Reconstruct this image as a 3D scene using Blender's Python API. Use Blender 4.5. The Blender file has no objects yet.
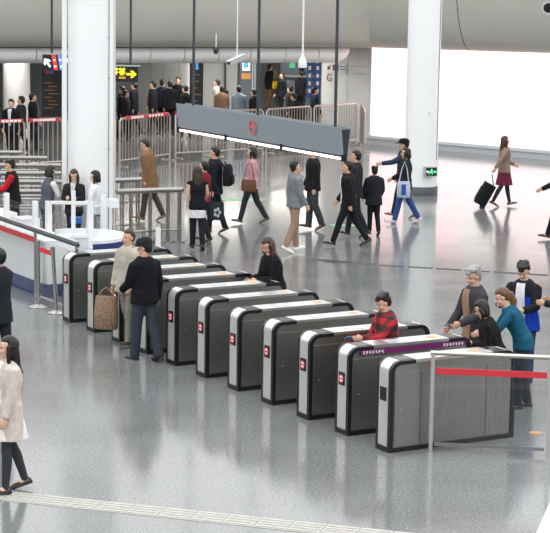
import bpy, math, random
from math import sin, cos, pi, radians as R, sqrt
from mathutils import Vector, Matrix
random.seed(7)
SC = bpy.context.scene
COL = SC.collection

# ------------------------------------------------------------------ camera, world, exposure
F, PITCH, ROLL, H = 1933.0, R(8.775), R(0.93), 5.6
_f = Vector((0, cos(PITCH), -sin(PITCH))); _r = Vector((1, 0, 0)); _u = Vector((0, sin(PITCH), cos(PITCH)))
CR = _r*cos(ROLL) + _u*sin(ROLL); CU = -_r*sin(ROLL) + _u*cos(ROLL)
cam = bpy.data.cameras.new('camera'); cam_o = bpy.data.objects.new('camera', cam); COL.objects.link(cam_o)
cam.sensor_fit = 'HORIZONTAL'; cam.sensor_width = 36; cam.lens = F/550*36; cam.clip_end = 500
m = Matrix((CR, CU, -_f)).transposed().to_4x4(); m.translation = (0, 0, H); cam_o.matrix_world = m
SC.camera = cam_o
w = bpy.data.worlds.new('world'); SC.world = w; w.use_nodes = True
w.node_tree.nodes['Background'].inputs[0].default_value = (0.98, 0.99, 1.0, 1)
w.node_tree.nodes['Background'].inputs[1].default_value = 1.25
SC.view_settings.view_transform = 'Standard'; SC.view_settings.look = 'None'
SC.view_settings.gamma = 1; SC.view_settings.use_curve_mapping = False
SC.view_settings.exposure = 0.62
SC.cycles.use_denoising = True
SC.cycles.max_bounces = 8

def ray(px, py):
    return CR*((px-275)/F) + CU*(-(py-266.5)/F) + _f
def G(px, py, z=0.0):                       # point of the pixel's ray at height z
    d = ray(px, py); return Vector((0, 0, H)) + d*((z-H)/d.z)
def D(px, py, Y):                           # point of the pixel's ray at distance Y
    d = ray(px, py); return Vector((0, 0, H)) + d*(Y/d.y)

# ------------------------------------------------------------------ materials
def lin(h):
    h = h.lstrip('#'); v = [int(h[i:i+2], 16)/255 for i in (0, 2, 4)]
    return tuple(c/12.92 if c <= .04045 else ((c+.055)/1.055)**2.4 for c in v) + (1,)
MATS = {}
def mat(name, col='#808080', rough=.5, metal=0.0, emit=0.0, noise=0.0, scale=8.0, bump=0.0, stretch=None, spec=.5, plaid=None):
    if name in MATS: return MATS[name]
    M = bpy.data.materials.new(name); M.use_nodes = True; MATS[name] = M
    nt = M.node_tree; b = nt.nodes['Principled BSDF']; c = lin(col)
    b.inputs['Base Color'].default_value = c; b.inputs['Roughness'].default_value = rough
    b.inputs['Metallic'].default_value = metal; b.inputs['Specular IOR Level'].default_value = spec
    if emit:
        b.inputs['Emission Color'].default_value = c; b.inputs['Emission Strength'].default_value = emit
    if noise or bump:
        tc = nt.nodes.new('ShaderNodeTexCoord'); mp = nt.nodes.new('ShaderNodeMapping')
        nt.links.new(tc.outputs['Object'], mp.inputs[0])
        if stretch: mp.inputs['Scale'].default_value = stretch
        n = nt.nodes.new('ShaderNodeTexNoise'); n.inputs['Scale'].default_value = scale; n.inputs['Detail'].default_value = 4
        nt.links.new(mp.outputs[0], n.inputs['Vector'])
        if noise:
            r = nt.nodes.new('ShaderNodeValToRGB')
            lo = tuple(max(0, x*(1-noise)) for x in c[:3]) + (1,); hi = tuple(min(1, x*(1+noise)) for x in c[:3]) + (1,)
            r.color_ramp.elements[0].position = .35; r.color_ramp.elements[1].position = .65
            r.color_ramp.elements[0].color = lo; r.color_ramp.elements[1].color = hi
            nt.links.new(n.outputs['Fac'], r.inputs[0]); nt.links.new(r.outputs[0], b.inputs['Base Color'])
        if bump:
            bp = nt.nodes.new('ShaderNodeBump'); bp.inputs['Strength'].default_value = bump; bp.inputs['Distance'].default_value = .02
            nt.links.new(n.outputs['Fac'], bp.inputs['Height']); nt.links.new(bp.outputs[0], b.inputs['Normal'])
    return M
def cloth(col, noise=.10, scale=14):
    return mat('cloth_'+col.strip('#'), col, .85, noise=noise, scale=scale, bump=.35, spec=.2)
def glass_mat(name, tint='#eef6f6', refl=.12):
    if name in MATS: return MATS[name]
    M = bpy.data.materials.new(name); M.use_nodes = True; MATS[name] = M; nt = M.node_tree
    nt.nodes.remove(nt.nodes['Principled BSDF']); out = nt.nodes['Material Output']
    t = nt.nodes.new('ShaderNodeBsdfTransparent'); t.inputs[0].default_value = lin(tint)
    g = nt.nodes.new('ShaderNodeBsdfGlossy'); g.inputs['Roughness'].default_value = .03
    lw = nt.nodes.new('ShaderNodeLayerWeight'); lw.inputs[0].default_value = .5
    pw = nt.nodes.new('ShaderNodeMath'); pw.operation = 'POWER'; pw.inputs[1].default_value = 4; nt.links.new(lw.outputs['Facing'], pw.inputs[0])
    fr = nt.nodes.new('ShaderNodeMath'); fr.operation = 'MULTIPLY_ADD'; fr.inputs[1].default_value = .5; fr.inputs[2].default_value = .03; nt.links.new(pw.outputs[0], fr.inputs[0])
    mx = nt.nodes.new('ShaderNodeMixShader')
    nt.links.new(fr.outputs[0], mx.inputs[0]); nt.links.new(t.outputs[0], mx.inputs[1]); nt.links.new(g.outputs[0], mx.inputs[2])
    nt.links.new(mx.outputs[0], out.inputs[0]); return M
def floor_mat():
    M = bpy.data.materials.new('polished_granite'); M.use_nodes = True; nt = M.node_tree; b = nt.nodes['Principled BSDF']
    N = nt.nodes.new; L = nt.links.new
    tc = N('ShaderNodeTexCoord')
    n1 = N('ShaderNodeTexNoise'); n1.inputs['Scale'].default_value = 30; n1.inputs['Detail'].default_value = 5; n1.inputs['Roughness'].default_value = .7
    n2 = N('ShaderNodeTexNoise'); n2.inputs['Scale'].default_value = .9; n2.inputs['Detail'].default_value = 5
    v = N('ShaderNodeTexVoronoi'); v.inputs['Scale'].default_value = 24
    for t in (n1, n2, v): L(tc.outputs['Object'], t.inputs['Vector'])
    r1 = N('ShaderNodeValToRGB'); r1.color_ramp.elements[0].position = .36; r1.color_ramp.elements[1].position = .66
    r1.color_ramp.elements[0].color = (.12, .126, .128, 1); r1.color_ramp.elements[1].color = (.275, .282, .283, 1)
    L(n1.outputs['Fac'], r1.inputs[0])
    r2 = N('ShaderNodeValToRGB'); r2.color_ramp.elements[0].position = .3; r2.color_ramp.elements[1].position = .7
    r2.color_ramp.elements[0].color = (.88, .88, .88, 1); r2.color_ramp.elements[1].color = (1.1, 1.1, 1.1, 1)
    L(n2.outputs['Fac'], r2.inputs[0])
    mx = N('ShaderNodeMix'); mx.data_type = 'RGBA'; mx.blend_type = 'MULTIPLY'; mx.inputs[0].default_value = 1
    L(r1.outputs[0], mx.inputs[6]); L(r2.outputs[0], mx.inputs[7])
    rv = N('ShaderNodeValToRGB'); rv.color_ramp.elements[0].position = .06; rv.color_ramp.elements[1].position = .13
    rv.color_ramp.elements[0].color = (1, 1, 1, 1); rv.color_ramp.elements[1].color = (0, 0, 0, 1)
    L(v.outputs['Distance'], rv.inputs[0])
    m2 = N('ShaderNodeMix'); m2.data_type = 'RGBA'; L(rv.outputs[0], m2.inputs[0]); L(mx.outputs[2], m2.inputs[6])
    m2.inputs[7].default_value = (.62, .62, .61, 1)
    L(m2.outputs[2], b.inputs['Base Color']); b.inputs['Specular IOR Level'].default_value = .38
    rr = N('ShaderNodeMapRange'); rr.inputs[3].default_value = .07; rr.inputs[4].default_value = .19
    L(n2.outputs['Fac'], rr.inputs[0]); L(rr.outputs[0], b.inputs['Roughness'])
    return M
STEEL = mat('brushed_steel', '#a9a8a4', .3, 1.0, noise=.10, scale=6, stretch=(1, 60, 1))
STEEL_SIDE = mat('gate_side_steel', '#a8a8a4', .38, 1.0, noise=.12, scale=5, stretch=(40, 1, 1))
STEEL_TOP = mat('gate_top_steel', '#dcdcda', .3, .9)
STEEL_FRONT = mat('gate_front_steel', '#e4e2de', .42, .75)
CHROME = mat('polished_tube', '#c9c6c1', .18, 1.0)
RAILM = mat('rail_tube', '#a09e9a', .25, 1.0)
WHITE = mat('white_enamel', '#eef0f1', .35)
WHITEW = mat('white_wall_paint', '#dcdedd', .6, noise=.03, scale=2)
COLW = mat('column_enamel', '#f8f9f9', .3)
BLACK = mat('black_rubber', '#16181b', .35)
BLACKG = mat('black_gloss', '#1a1c20', .15)
REDM = mat('red_band', '#c23a40', .5)
BLUEM = mat('navy_band', '#24386e', .5)
GREYW = mat('grey_wall', '#7c7f81', .7, noise=.05, scale=2)
FASC = mat('slate_fascia', '#8b949b', .45, .1)
GLASS = glass_mat('clear_glass', '#fdfefe')

# ------------------------------------------------------------------ mesh builder
class MB:
    def __init__(s): s.v = []; s.f = []
    def add(s, vs, fs):
        o = len(s.v); s.v += [Vector(p) for p in vs]; s.f += [tuple(i+o for i in f) for f in fs]; return s
    def box(s, a, b, bev=0.0):
        x0, y0, z0 = [min(p, q) for p, q in zip(a, b)]; x1, y1, z1 = [max(p, q) for p, q in zip(a, b)]
        if bev:
            k = bev; pts = [(x0+k, y0), (x1-k, y0), (x1, y0+k), (x1, y1-k), (x1-k, y1), (x0+k, y1), (x0, y1-k), (x0, y0+k)]
            return s.prism(pts, z0, z1)
        return s.add([(x0,y0,z0),(x1,y0,z0),(x1,y1,z0),(x0,y1,z0),(x0,y0,z1),(x1,y0,z1),(x1,y1,z1),(x0,y1,z1)],
                     [(0,3,2,1),(4,5,6,7),(0,1,5,4),(1,2,6,5),(2,3,7,6),(3,0,4,7)])
    def prism(s, pts, z0, z1):
        n = len(pts)
        return s.add([(x, y, z0) for x, y in pts] + [(x, y, z1) for x, y in pts],
                     [tuple(range(n-1, -1, -1)), tuple(range(n, 2*n))] + [(i, (i+1) % n, (i+1) % n+n, i+n) for i in range(n)])
    def slab(s, a, b, z0, z1, t):            # upright slab from a to b (xy), thickness t centred
        a = Vector((a[0], a[1])); b = Vector((b[0], b[1])); d = (b-a).normalized(); n = Vector((-d.y, d.x))*t/2
        return s.prism([tuple(a-n), tuple(b-n), tuple(b+n), tuple(a+n)], z0, z1)
    def xz(s, pts, y0, y1):                  # profile in xz extruded along y
        n = len(pts)
        return s.add([(x, y0, z) for x, z in pts] + [(x, y1, z) for x, z in pts],
                     [tuple(range(n)), tuple(range(2*n-1, n-1, -1))] + [(i, i+n, (i+1) % n+n, (i+1) % n) for i in range(n)])
    def tube(s, pts, r, n=10, rb=None, squash=None):
        pts = [Vector(p) for p in pts]; rs = r if isinstance(r, (list, tuple)) else [r]*len(pts); rings = []
        up0 = None
        for i, p in enumerate(pts):
            d = (pts[min(i+1, len(pts)-1)] - pts[max(i-1, 0)]).normalized()
            if up0 is None: up0 = Vector((0, 0, 1)) if abs(d.z) < .9 else Vector((0, 1, 0))
            a = up0 - d*up0.dot(d)
            if a.length < 1e-4: a = Vector((1, 0, 0)) - d*d.x
            a.normalize(); b = d.cross(a); up0 = a
            rings.append([p + (a*cos(2*pi*k/n) + b*sin(2*pi*k/n))*rs[i] for k in range(n)])
        return s.rings(rings)
    def rings(s, rings):
        n = len(rings[0]); vs = [p for r_ in rings for p in r_]; fs = []
        for i in range(len(rings)-1):
            for k in range(n): fs.append((i*n+k, i*n+(k+1) % n, (i+1)*n+(k+1) % n, (i+1)*n+k))
        fs.append(tuple(range(n-1, -1, -1))); fs.append(tuple(range((len(rings)-1)*n, len(rings)*n)))
        return s.add(vs, fs)
    def ell(s, c, r, n=12, m_=8, rot=None):
        c = Vector(c); vs = []; fs = []
        vs.append(Vector((0, 0, -r[2])))
        for i in range(1, m_):
            t = pi*i/m_ - pi/2
            for k in range(n): vs.append(Vector((r[0]*cos(t)*cos(2*pi*k/n), r[1]*cos(t)*sin(2*pi*k/n), r[2]*sin(t))))
        vs.append(Vector((0, 0, r[2])))
        for k in range(n): fs.append((0, 1+(k+1) % n, 1+k))
        for i in range(m_-2):
            for k in range(n): fs.append((1+i*n+k, 1+i*n+(k+1) % n, 1+(i+1)*n+(k+1) % n, 1+(i+1)*n+k))
        T = len(vs)-1
        for k in range(n): fs.append((T, 1+(m_-2)*n+k, 1+(m_-2)*n+(k+1) % n))
        if rot is not None: vs = [rot @ v for v in vs]
        return s.add([v+c for v in vs], fs)
    def lathe(s, prof, c=(0, 0, 0), n=24):   # (r, z) profile
        c = Vector(c); return s.rings([[c+Vector((max(r, 1e-4)*cos(2*pi*k/n), max(r, 1e-4)*sin(2*pi*k/n), z)) for k in range(n)] for r, z in prof])
    def map(s, fn): s.v = [Vector(fn(v)) for v in s.v]; return s
    def build(s, name, mt, parent=None, off=None, smooth=False):
        me = bpy.data.meshes.new(name); o_ = Vector(off) if off is not None else Vector((0, 0, 0))
        me.from_pydata([tuple(v-o_) for v in s.v], [], s.f); me.update()
        if smooth:
            me.polygons.foreach_set('use_smooth', [True]*len(me.polygons))
            me.set_sharp_from_angle(angle=R(42))
        me.materials.append(mt)
        o = bpy.data.objects.new(name, me); COL.objects.link(o)
        if parent is not None: o.parent = parent
        return o
def inst(o, parent, loc=(0, 0, 0), rz=0.0, name=None):
    c = bpy.data.objects.new(name or o.name.split('.')[0], o.data); COL.objects.link(c); c.parent = parent
    c.location = loc; c.rotation_euler = (0, 0, rz); return c
LABELS = []
def tag(o, label, cat, group=None):
    o['label'] = label; o['category'] = cat
    if group: o['group'] = group
    LABELS.append(label); return o
def thing(name, label, cat, loc=(0, 0, 0), rz=0.0, group=None):
    o = bpy.data.objects.new(name, None); COL.objects.link(o); o.location = loc; o.rotation_euler = (0, 0, rz)
    o.empty_display_size = .2
    return tag(o, label, cat, group)
def struct(o): o['kind'] = 'structure'; return o
def text_mesh(txt, size, mt, parent, loc, rot, name='lettering', extrude=.004):
    cu = bpy.data.curves.new(name, 'FONT'); cu.body = txt; cu.size = size; cu.extrude = extrude; cu.align_x = 'CENTER'; cu.align_y = 'CENTER'
    t = bpy.data.objects.new(name+'_tmp', cu); COL.objects.link(t)
    dg = bpy.context.evaluated_depsgraph_get(); me = bpy.data.meshes.new_from_object(t.evaluated_get(dg))
    bpy.data.objects.remove(t); me.materials.clear(); me.materials.append(mt)
    o = bpy.data.objects.new(name, me); COL.objects.link(o); o.parent = parent; o.location = loc; o.rotation_euler = rot
    return o

# ------------------------------------------------------------------ axes of the gate row
PHI = R(-60.15); ROW = Vector((cos(PHI), sin(PHI), 0)); GD = Vector((-sin(PHI), cos(PHI), 0))
GRZ = math.atan2(GD.y, GD.x)
O0 = Vector((-3.374, 30.33, 0)); PIT, GW, GL, GH = .9238, .294, 1.805, 1.09

# ------------------------------------------------------------------ the setting
floor = struct(MB().box((-32, -14, -.3), (32, 90, 0)).build('floor', floor_mat()))
HW = mat('unseen_hall_wall', '#8f9294', .8)
for nm, a, b in (('wall_left_unseen', (-32.3, -14, 0), (-32, 90, 9.5)), ('wall_right_unseen', (32, -14, 0), (32.3, 90, 9.5)),
                 ('wall_behind_unseen', (-32, -14.3, 0), (32, -14, 9.5)), ('wall_far', (-32, 84, 0), (32, 84.3, 9.5))):
    struct(MB().box(a, b).build(nm, HW))  # side and rear walls out of view, put in to dim light from the horizon

# mezzanine edge (bulkhead) and soffit
EA, EB, EC = Vector((-30, 48.9, 0)), Vector((2.95, 61.3, 0)), Vector((31, 37.8, 0))
EZ = (0, -.04, .46)
def left_n(a, b):
    d = (b-a).normalized(); return Vector((d.y, -d.x, 0))        # towards the camera
nL, nR = left_n(EA, EB), left_n(EB, EC); nB = (nL+nR).normalized()/((nL+nR).normalized().dot(nL))
BULK = mat('bulkhead_panel', '#b9b7af', .55, noise=.03, scale=.6)
prof = [(0, 3.21)] + [(.9*sin(k*pi/2/14), 3.21+2.6*(1-cos(k*pi/2/14))) for k in range(1, 15)] + [(.9, 8.5), (-.5, 8.5), (-.5, 3.21)]
bk = MB(); rr = []
for P, nn, ez in zip((EA, EB, EC), (nL, nB, nR), EZ):
    rr.append([P + nn*o + Vector((0, 0, z+ez)) for o, z in prof])
bk.rings(rr); bulk = struct(bk.build('trim_1', BULK, smooth=True))
bd_ = (EC-EB).normalized(); tt = 3.75
q = MB()
for (o0, zz0), (o1, zz1) in zip(prof[:12], prof[1:13]):
    q.add([EB+bd_*(tt+dx)+nR*(o+of)+Vector((0, 0, z+EZ[1]+.5*tt/36.6)) for dx in (-.015, .015) for o, z in ((o0, zz0), (o1, zz1)) for of in (.006, -.03)],
          [(0, 2, 6, 4), (1, 5, 7, 3), (0, 1, 3, 2), (4, 6, 7, 5), (0, 4, 5, 1), (2, 3, 7, 6)])
q.build('panel_joint', mat('joint_brown', '#6e6862', .6), bulk)
sf = MB(); back = [EA+Vector((0, 40, 0)), Vector((2.95, 90, 0)), EC+Vector((0, 52, 0))]
for a, b, c, d in ((EA, EB, back[1], back[0]),):
    sf.add([p+Vector((0, 0, z)) for z in (3.15, 3.35) for p in (a-Vector((0, -.4, 0)), b+Vector((0, .4, 0)), c, d)],
           [(0,1,2,3),(7,6,5,4),(0,4,5,1),(1,5,6,2),(2,6,7,3),(3,7,4,0)])
struct(sf.build('ceiling', mat('soffit_panel', '#6c6d6c', .8)))

# lit glass wall on the right
W1, W2 = Vector((2.957, 62.69, 0)), Vector((8.25, 58.26, 0)); WD = (W2-W1).normalized(); WN = left_n(W1, W2)
WL = 22.0
def lightbox_mat():
    M = bpy.data.materials.new('backlit_poster'); M.use_nodes = True; nt = M.node_tree; b = nt.nodes['Principled BSDF']
    tc = nt.nodes.new('ShaderNodeTexCoord'); n = nt.nodes.new('ShaderNodeTexNoise'); n.inputs['Scale'].default_value = .45; n.inputs['Detail'].default_value = 1
    nt.links.new(tc.outputs['Object'], n.inputs['Vector']); r = nt.nodes.new('ShaderNodeValToRGB')
    r.color_ramp.elements[0].position = .38; r.color_ramp.elements[1].position = .62
    r.color_ramp.elements[0].color = (1, .58, .61, 1); r.color_ramp.elements[1].color = (.66, .605, .595, 1)
    nt.links.new(n.outputs['Fac'], r.inputs[0]); nt.links.new(r.outputs[0], b.inputs['Emission Color'])
    b.inputs['Emission Strength'].default_value = 1.12; b.inputs['Base Color'].default_value = (.9, .88, .88, 1); b.inputs['Roughness'].default_value = .3
    return M
wr = struct(MB().slab(W1-WN*.15, W1+WD*WL-WN*.15, 0, 3.9, .25).build('wall_poster_side', WHITEW))
sill = struct(MB().slab(W1+WN*.02, W1+WD*WL+WN*.02, 0, .2, .12).build('baseboard_poster_side', mat('pale_sill', '#c4c9cc', .5)))
MB().slab(W1+WN*.03, W1+WD*WL+WN*.03, .2, .29, .2).build('ledge', mat('pale_ledge', '#d9dee1', .4), sill)
lb = thing('backlit_panel', 'huge glowing white backlit panel along the far right wall', 'light panel', W1)
p = MB().slab(W1+WD*.12+WN*.02, W1+WD*WL+WN*.02, .31, 3.85, .06); p.build('poster', lightbox_mat(), lb, W1)
fr = MB().slab(W1+WD*.0+WN*.03, W1+WD*.12+WN*.03, .3, 3.85, .1); fr.build('frame', mat('pale_frame', '#d4d7d8', .4), lb, W1)
# white wall with signs beside it
V0 = D(324, 100, 64.0); V0.z = 0
vw = struct(MB().slab(V0+Vector((0, .2, 0)), W1+Vector((.1, .2, 0)), 0, 3.2, .2).build('wall_sign_side', WHITEW))
struct(MB().slab(V0+Vector((.0, .2, 0)), V0+Vector((.62, 14, 0)), 0, 3.2, .2).build('wall_sign_return', WHITEW))
sd = (W1-V0).normalized(); sl = (W1-V0).length; sn = left_n(V0, W1)
for a, b in ((0, .5), (.5, 1)):
    for z0, z1 in ((0, 1.0), (1.0, 2.25), (2.25, 2.5), (2.5, 3.15)):
        MB().slab(V0+sd*(a*sl+.01)+sn*-.08, V0+sd*(b*sl-.01)+sn*-.08, z0+.01, z1-.01, .03).build('wall_panel', WHITEW, vw)

# rounded white duct fascia below the mezzanine, made of curved panels
DUCT = mat('white_duct', '#f0f0ee', .4)
dprof = [(-.30, 3.14), (-.2, 3.02), (-.2, 2.9), (-.28, 2.79), (-.45, 2.70), (-.75, 2.66), (-1.3, 2.66), (-1.7, 2.8), (-1.8, 3.14)]
duct = thing('ceiling_duct', 'long rounded white duct hanging under the grey mezzanine edge', 'duct', EA)
dl = (EB-EA).normalized(); cuts = []
for px in (-70, -20, 36, 93, 150, 184, 218, 250, 285, 318, 337):
    d = ray(px, 56); d2 = Vector((d.x, d.y)); n2 = Vector((nL.x, nL.y))
    t = (Vector((EA.x, EA.y)).dot(n2) - .3)/d2.dot(n2); cuts.append((Vector((d2.x*t, d2.y*t, 0))-EA).dot(dl))
cuts = [0] + cuts
for i in range(len(cuts)-1):
    a, b = cuts[i]+.012, cuts[i+1]-.012
    q = MB(); q.rings([[EA+dl*t+nL*o+Vector((0, 0, z)) for o, z in dprof] for t in (a, b)])
    q.build('duct_panel', DUCT, duct, EA, True)
a = cuts[-1]+.012; q = MB(); rr = []
for k in range(7):
    t = k/6*pi/2; s_ = cos(t); rr.append([EA+dl*(a+.55*sin(t))+nL*(-1.0+(o+1.0)*(.35+.65*s_))+Vector((0, 0, 3.14-(3.14-z)*max(s_, .02))) for o, z in dprof])
q.rings(rr); q.build('duct_end', DUCT, duct, EA, True)

# ------------------------------------------------------------------ columns
def column(px, Y, dia, label, base=True, top=9.0):
    c = D(px, 200, Y); c.z = 0
    t = thing('column', label, 'column', c)
    MB().lathe([(dia/2, .0), (dia/2, top)], n=48).build('shaft', COLW, t, smooth=True)
    if base: MB().lathe([(dia/2+.02, 0), (dia/2+.02, .2), (dia/2+.005, .22)], n=48).build('base_ring', mat('grey_base', '#55585a', .5), t, smooth=True)
    return t, c
SEAM = mat('seam_grey', '#8f969b', .4)
cL, cLp = column(91.5, 38.6, .94, 'massive round white column behind the ticket booth')
for ang in (-52,):
    x, y = .47*sin(R(-ang)), -.47*cos(R(ang)); MB().box((x-.008, y-.02, .2), (x+.008, y+.02, 9)).build('seam_strip', SEAM, cL)
    for z in (2.0, 3.4, 4.2): MB().ell((x, y-.02, z), (.02, .02, .02)).build('bolt', SEAM, cL)
x, y = .47*sin(R(75)), -.47*cos(R(75)); MB().box((x-.01, y-.03, .2), (x+.03, y+.03, 9)).build('edge_strip', mat('pale_strip', '#d8dadb', .4), cL)
cR, cRp = column(420, 48.7, .84, 'round white column carrying the green exit sign')
x, y = .42*sin(R(62)), -.42*cos(R(62)); MB().box((x-.012, y-.02, .9), (x+.012, y+.02, 9)).build('conduit', SEAM, cR)
MB().box((.12, -.42, 2.05), (.16, -.395, 2.11)).build('switch_plate', mat('pale_frame'), cR)
column(17, 61.5, .86, 'round white column behind the left crowd barrier', base=False, top=3.1)
column(181, 71, .65, 'pale slim column in the back hall beside black totem', base=False, top=3.1)
# white pipe beside the left column
pp = G(64.5, 187, 1.7); pp.z = 0; pp = D(64.5, 187, 38.1)
pipe = thing('white_downpipe', 'thin white vertical pipe left of the massive column', 'pipe', (pp.x, pp.y, pp.z))
MB().tube([(0, 0, .0), (0, 0, 7)], .05, 16).build('pipe', WHITE, pipe, smooth=True)
for z in (.05,): MB().lathe([(.058, z), (.058, z+.05)], n=16).build('end_collar', WHITE, pipe)

# ------------------------------------------------------------------ fare gates
def prof_round(x0, x1, z0, z1, r, n=6):
    pts = [(x0, z0)]
    pts += [(x0+r-r*cos(t*pi/2/n), z1-r+r*sin(t*pi/2/n)) for t in range(n+1)]
    pts += [(x1-r+r*sin(t*pi/2/n), z1-r+r*cos(t*pi/2/n)) for t in range(n+1)]
    return pts + [(x1, z0)]
def off_prof(pts, x0, x1):
    return [p for p in pts if x0 <= p[0] <= x1]
LOGO_RED = mat('logo_red', '#d8303c', .5); LOGO_WHITE = mat('logo_white', '#f4f2f0', .5)
ORANGE = mat('orange_label', '#cfa878', .6); PURPLE = mat('purple_band', '#6d1560', .5)
def ring_xz(c, r0, r1, y0, y1, n=24):
    q = MB(); vs = []; fs = []
    for k in range(n):
        a = 2*pi*k/n
        for r in (r0, r1):
            for y in (y0, y1): vs.append((c[0]+r*cos(a), y, c[1]+r*sin(a)))
    for k in range(n):
        a = 4*k; b = 4*((k+1) % n)
        fs += [(a, b, b+2, a+2), (a+1, a+3, b+3, b+1), (a, a+1, b+1, b), (a+2, b+2, b+3, a+3)]
    return q.add(vs, fs)
def gate_protos():
    P = {}
    w, L, h = GW, GL, GH
    P['body'] = (MB().xz(prof_round(.012, L-.012, .04, h-.008, .13), -w+.016, -.016), STEEL_SIDE, True)
    P['plinth'] = (MB().box((0, -w, 0), (L, 0, .055)), BLACK, False)
    def trim(y0, y1, rear):
        pts = prof_round(0, L, .05, h, .14, 10); half = [p for p in pts if p[0] < .36] + [(.35, h)]
        inn = [(p[0]+.0, p[1]) for p in prof_round(.05, L-.05, .05, h-.045, .10, 10)]; hin = [p for p in inn if p[0] < .34] + [(.35, h-.045)]
        if rear: half = [(L-x, z) for x, z in half]; hin = [(L-x, z) for x, z in hin]
        poly = half + hin[::-1]; n = len(half); m_ = len(hin)
        q = MB(); vs = [(x, y, z) for y in (y0, y1) for x, z in half] + [(x, y, z) for y in (y0, y1) for x, z in hin]
        fs = []
        for k in range(n-1):
            a, b = k, k+1; c, d = 2*n+k, 2*n+k+1
            fs += [(a, b, n+b, n+a), (a, c, d, b), (n+a, n+b, 2*n+m_+k+1, 2*n+m_+k), (c, 2*n+m_+k, 2*n+m_+k+1, d)]
        fs += [(0, n, 2*n+m_, 2*n), (n-1, 2*n+m_-1, 2*n+m_+m_-1, 2*n-1)]
        return q.add(vs, fs)
    for k, (y0, y1) in enumerate(((-w-.002, -w+.045), (-.045, .002))):
        for rear in (False, True): P['edge_trim%d%d' % (k, rear)] = (trim(y0, y1, rear), BLACK, True)
    def cap(x0, x1, t, y0, y1, dz=0):
        return MB().box((x0, y0, h-.01+dz), (x1, y1, h+t+dz), 0)
    P['reader_plate0'] = (cap(.15, .35, .004, -w+.045, -.045), BLACKG, False)
    P['reader_plate1'] = (cap(L-.35, L-.15, .004, -w+.045, -.045), BLACKG, False)
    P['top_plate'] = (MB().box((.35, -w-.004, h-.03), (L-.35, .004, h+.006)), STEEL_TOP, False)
    P['display'] = (MB().box((.62, -w+.07, h+.006), (.86, -.07, h+.011)), mat('pale_display', '#c7ccd2', .2), False)
    P['ticket_label'] = (MB().box((1.24, -w+.09, h+.006), (1.36, -.09, h+.010)), ORANGE, False)
    # bright front panel bent over the rounded shoulder
    def front(rear):
        pts = [(x-.006, z) for x, z in prof_round(.006, L, .07, h+.002, .14, 10) if x < .165]
        q = MB(); n = len(pts); vs = []
        for y in (-w+.05, -.05):
            for x, z in pts: vs.append((x if not rear else L-x, y, z))
        for y in (-w+.05, -.05):
            for x, z in pts: vs.append((x+.012 if not rear else L-x-.012, y, z-.01))
        fs = []
        for k in range(n-1): fs += [(k, k+1, n+k+1, n+k), (2*n+k, 3*n+k, 3*n+k+1, 2*n+k+1), (k, 2*n+k, 2*n+k+1, k+1), (n+k, n+k+1, 3*n+k+1, 3*n+k)]
        fs += [(0, n, 3*n, 2*n), (n-1, 3*n-1, 4*n-1, 2*n-1)]
        return q.add(vs, fs)
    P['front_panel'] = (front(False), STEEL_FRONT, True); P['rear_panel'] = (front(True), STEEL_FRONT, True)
    for k, (x0, x1) in enumerate(((.07, .42), (.435, 1.37), (1.385, L-.07))):
        for sgn, y in ((0, -w+.012), (1, -.012)):
            P['side_panel%d%d' % (k, sgn)] = (MB().box((x0, y-.006, .07), (x1, y+.006, .945)), STEEL_SIDE, False)
    P['lock'] = (MB().tube([(.155, -w+.01, .5), (.155, -w-.012, .5)], .012, 10), CHROME, False)
    P['logo_plate'] = (MB().box((-.012, -w+.085, .61), (.0, -.085, .77)), BLACKG, False)
    hub = MB().tube([(.62, -w+.01, .66), (.62, -w-.05, .66)], .05, 14)
    for a in (95, 215, 335):
        e = Vector((.62+.20*sin(R(a)), -w-.08, .66+.20*cos(R(a)))); hub.tube([(.62, -w-.045, .66), e], .013, 8)
    P['turnstile'] = (hub, CHROME, True)
    return P
GP = gate_protos(); GMESH = {}
def logo_x(parent, cy, cz, r, mtr, mtw, x0=-.014):
    q = ring_xz((0, 0), r*.74, r, 0, .004); q.map(lambda v: (x0-v.y, cy+v.x, cz+v.z)); a = q.build('logo_ring', mtr, parent)
    q = MB().prism([(r*.7*cos(2*pi*k/20), r*.7*sin(2*pi*k/20)) for k in range(20)], 0, .003); q.map(lambda v: (x0-v.z, cy+v.x, cz+v.y)); q.build('logo_disc', mtw, parent)
    MB().box((x0-.006, cy-r*.8, cz-r*.16), (x0-.002, cy+r*.8, cz+r*.16)).build('logo_bar', mtr, parent)
ordinal = ['farthest from the glass panel, next to the booth stanchions', 'second from the booth', 'third from the booth, behind the man in the cap',
           'fourth from the booth, hidden by the man in the cap', 'fifth from the booth, right of the man in the cap', 'sixth from the booth',
           'seventh from the booth, middle of the row', 'eighth from the booth', 'ninth from the booth, warm light on its side',
           'with the lettered purple band', 'nearest the glass panel with red stripe, plain black front plate']
GATES = []
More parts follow.
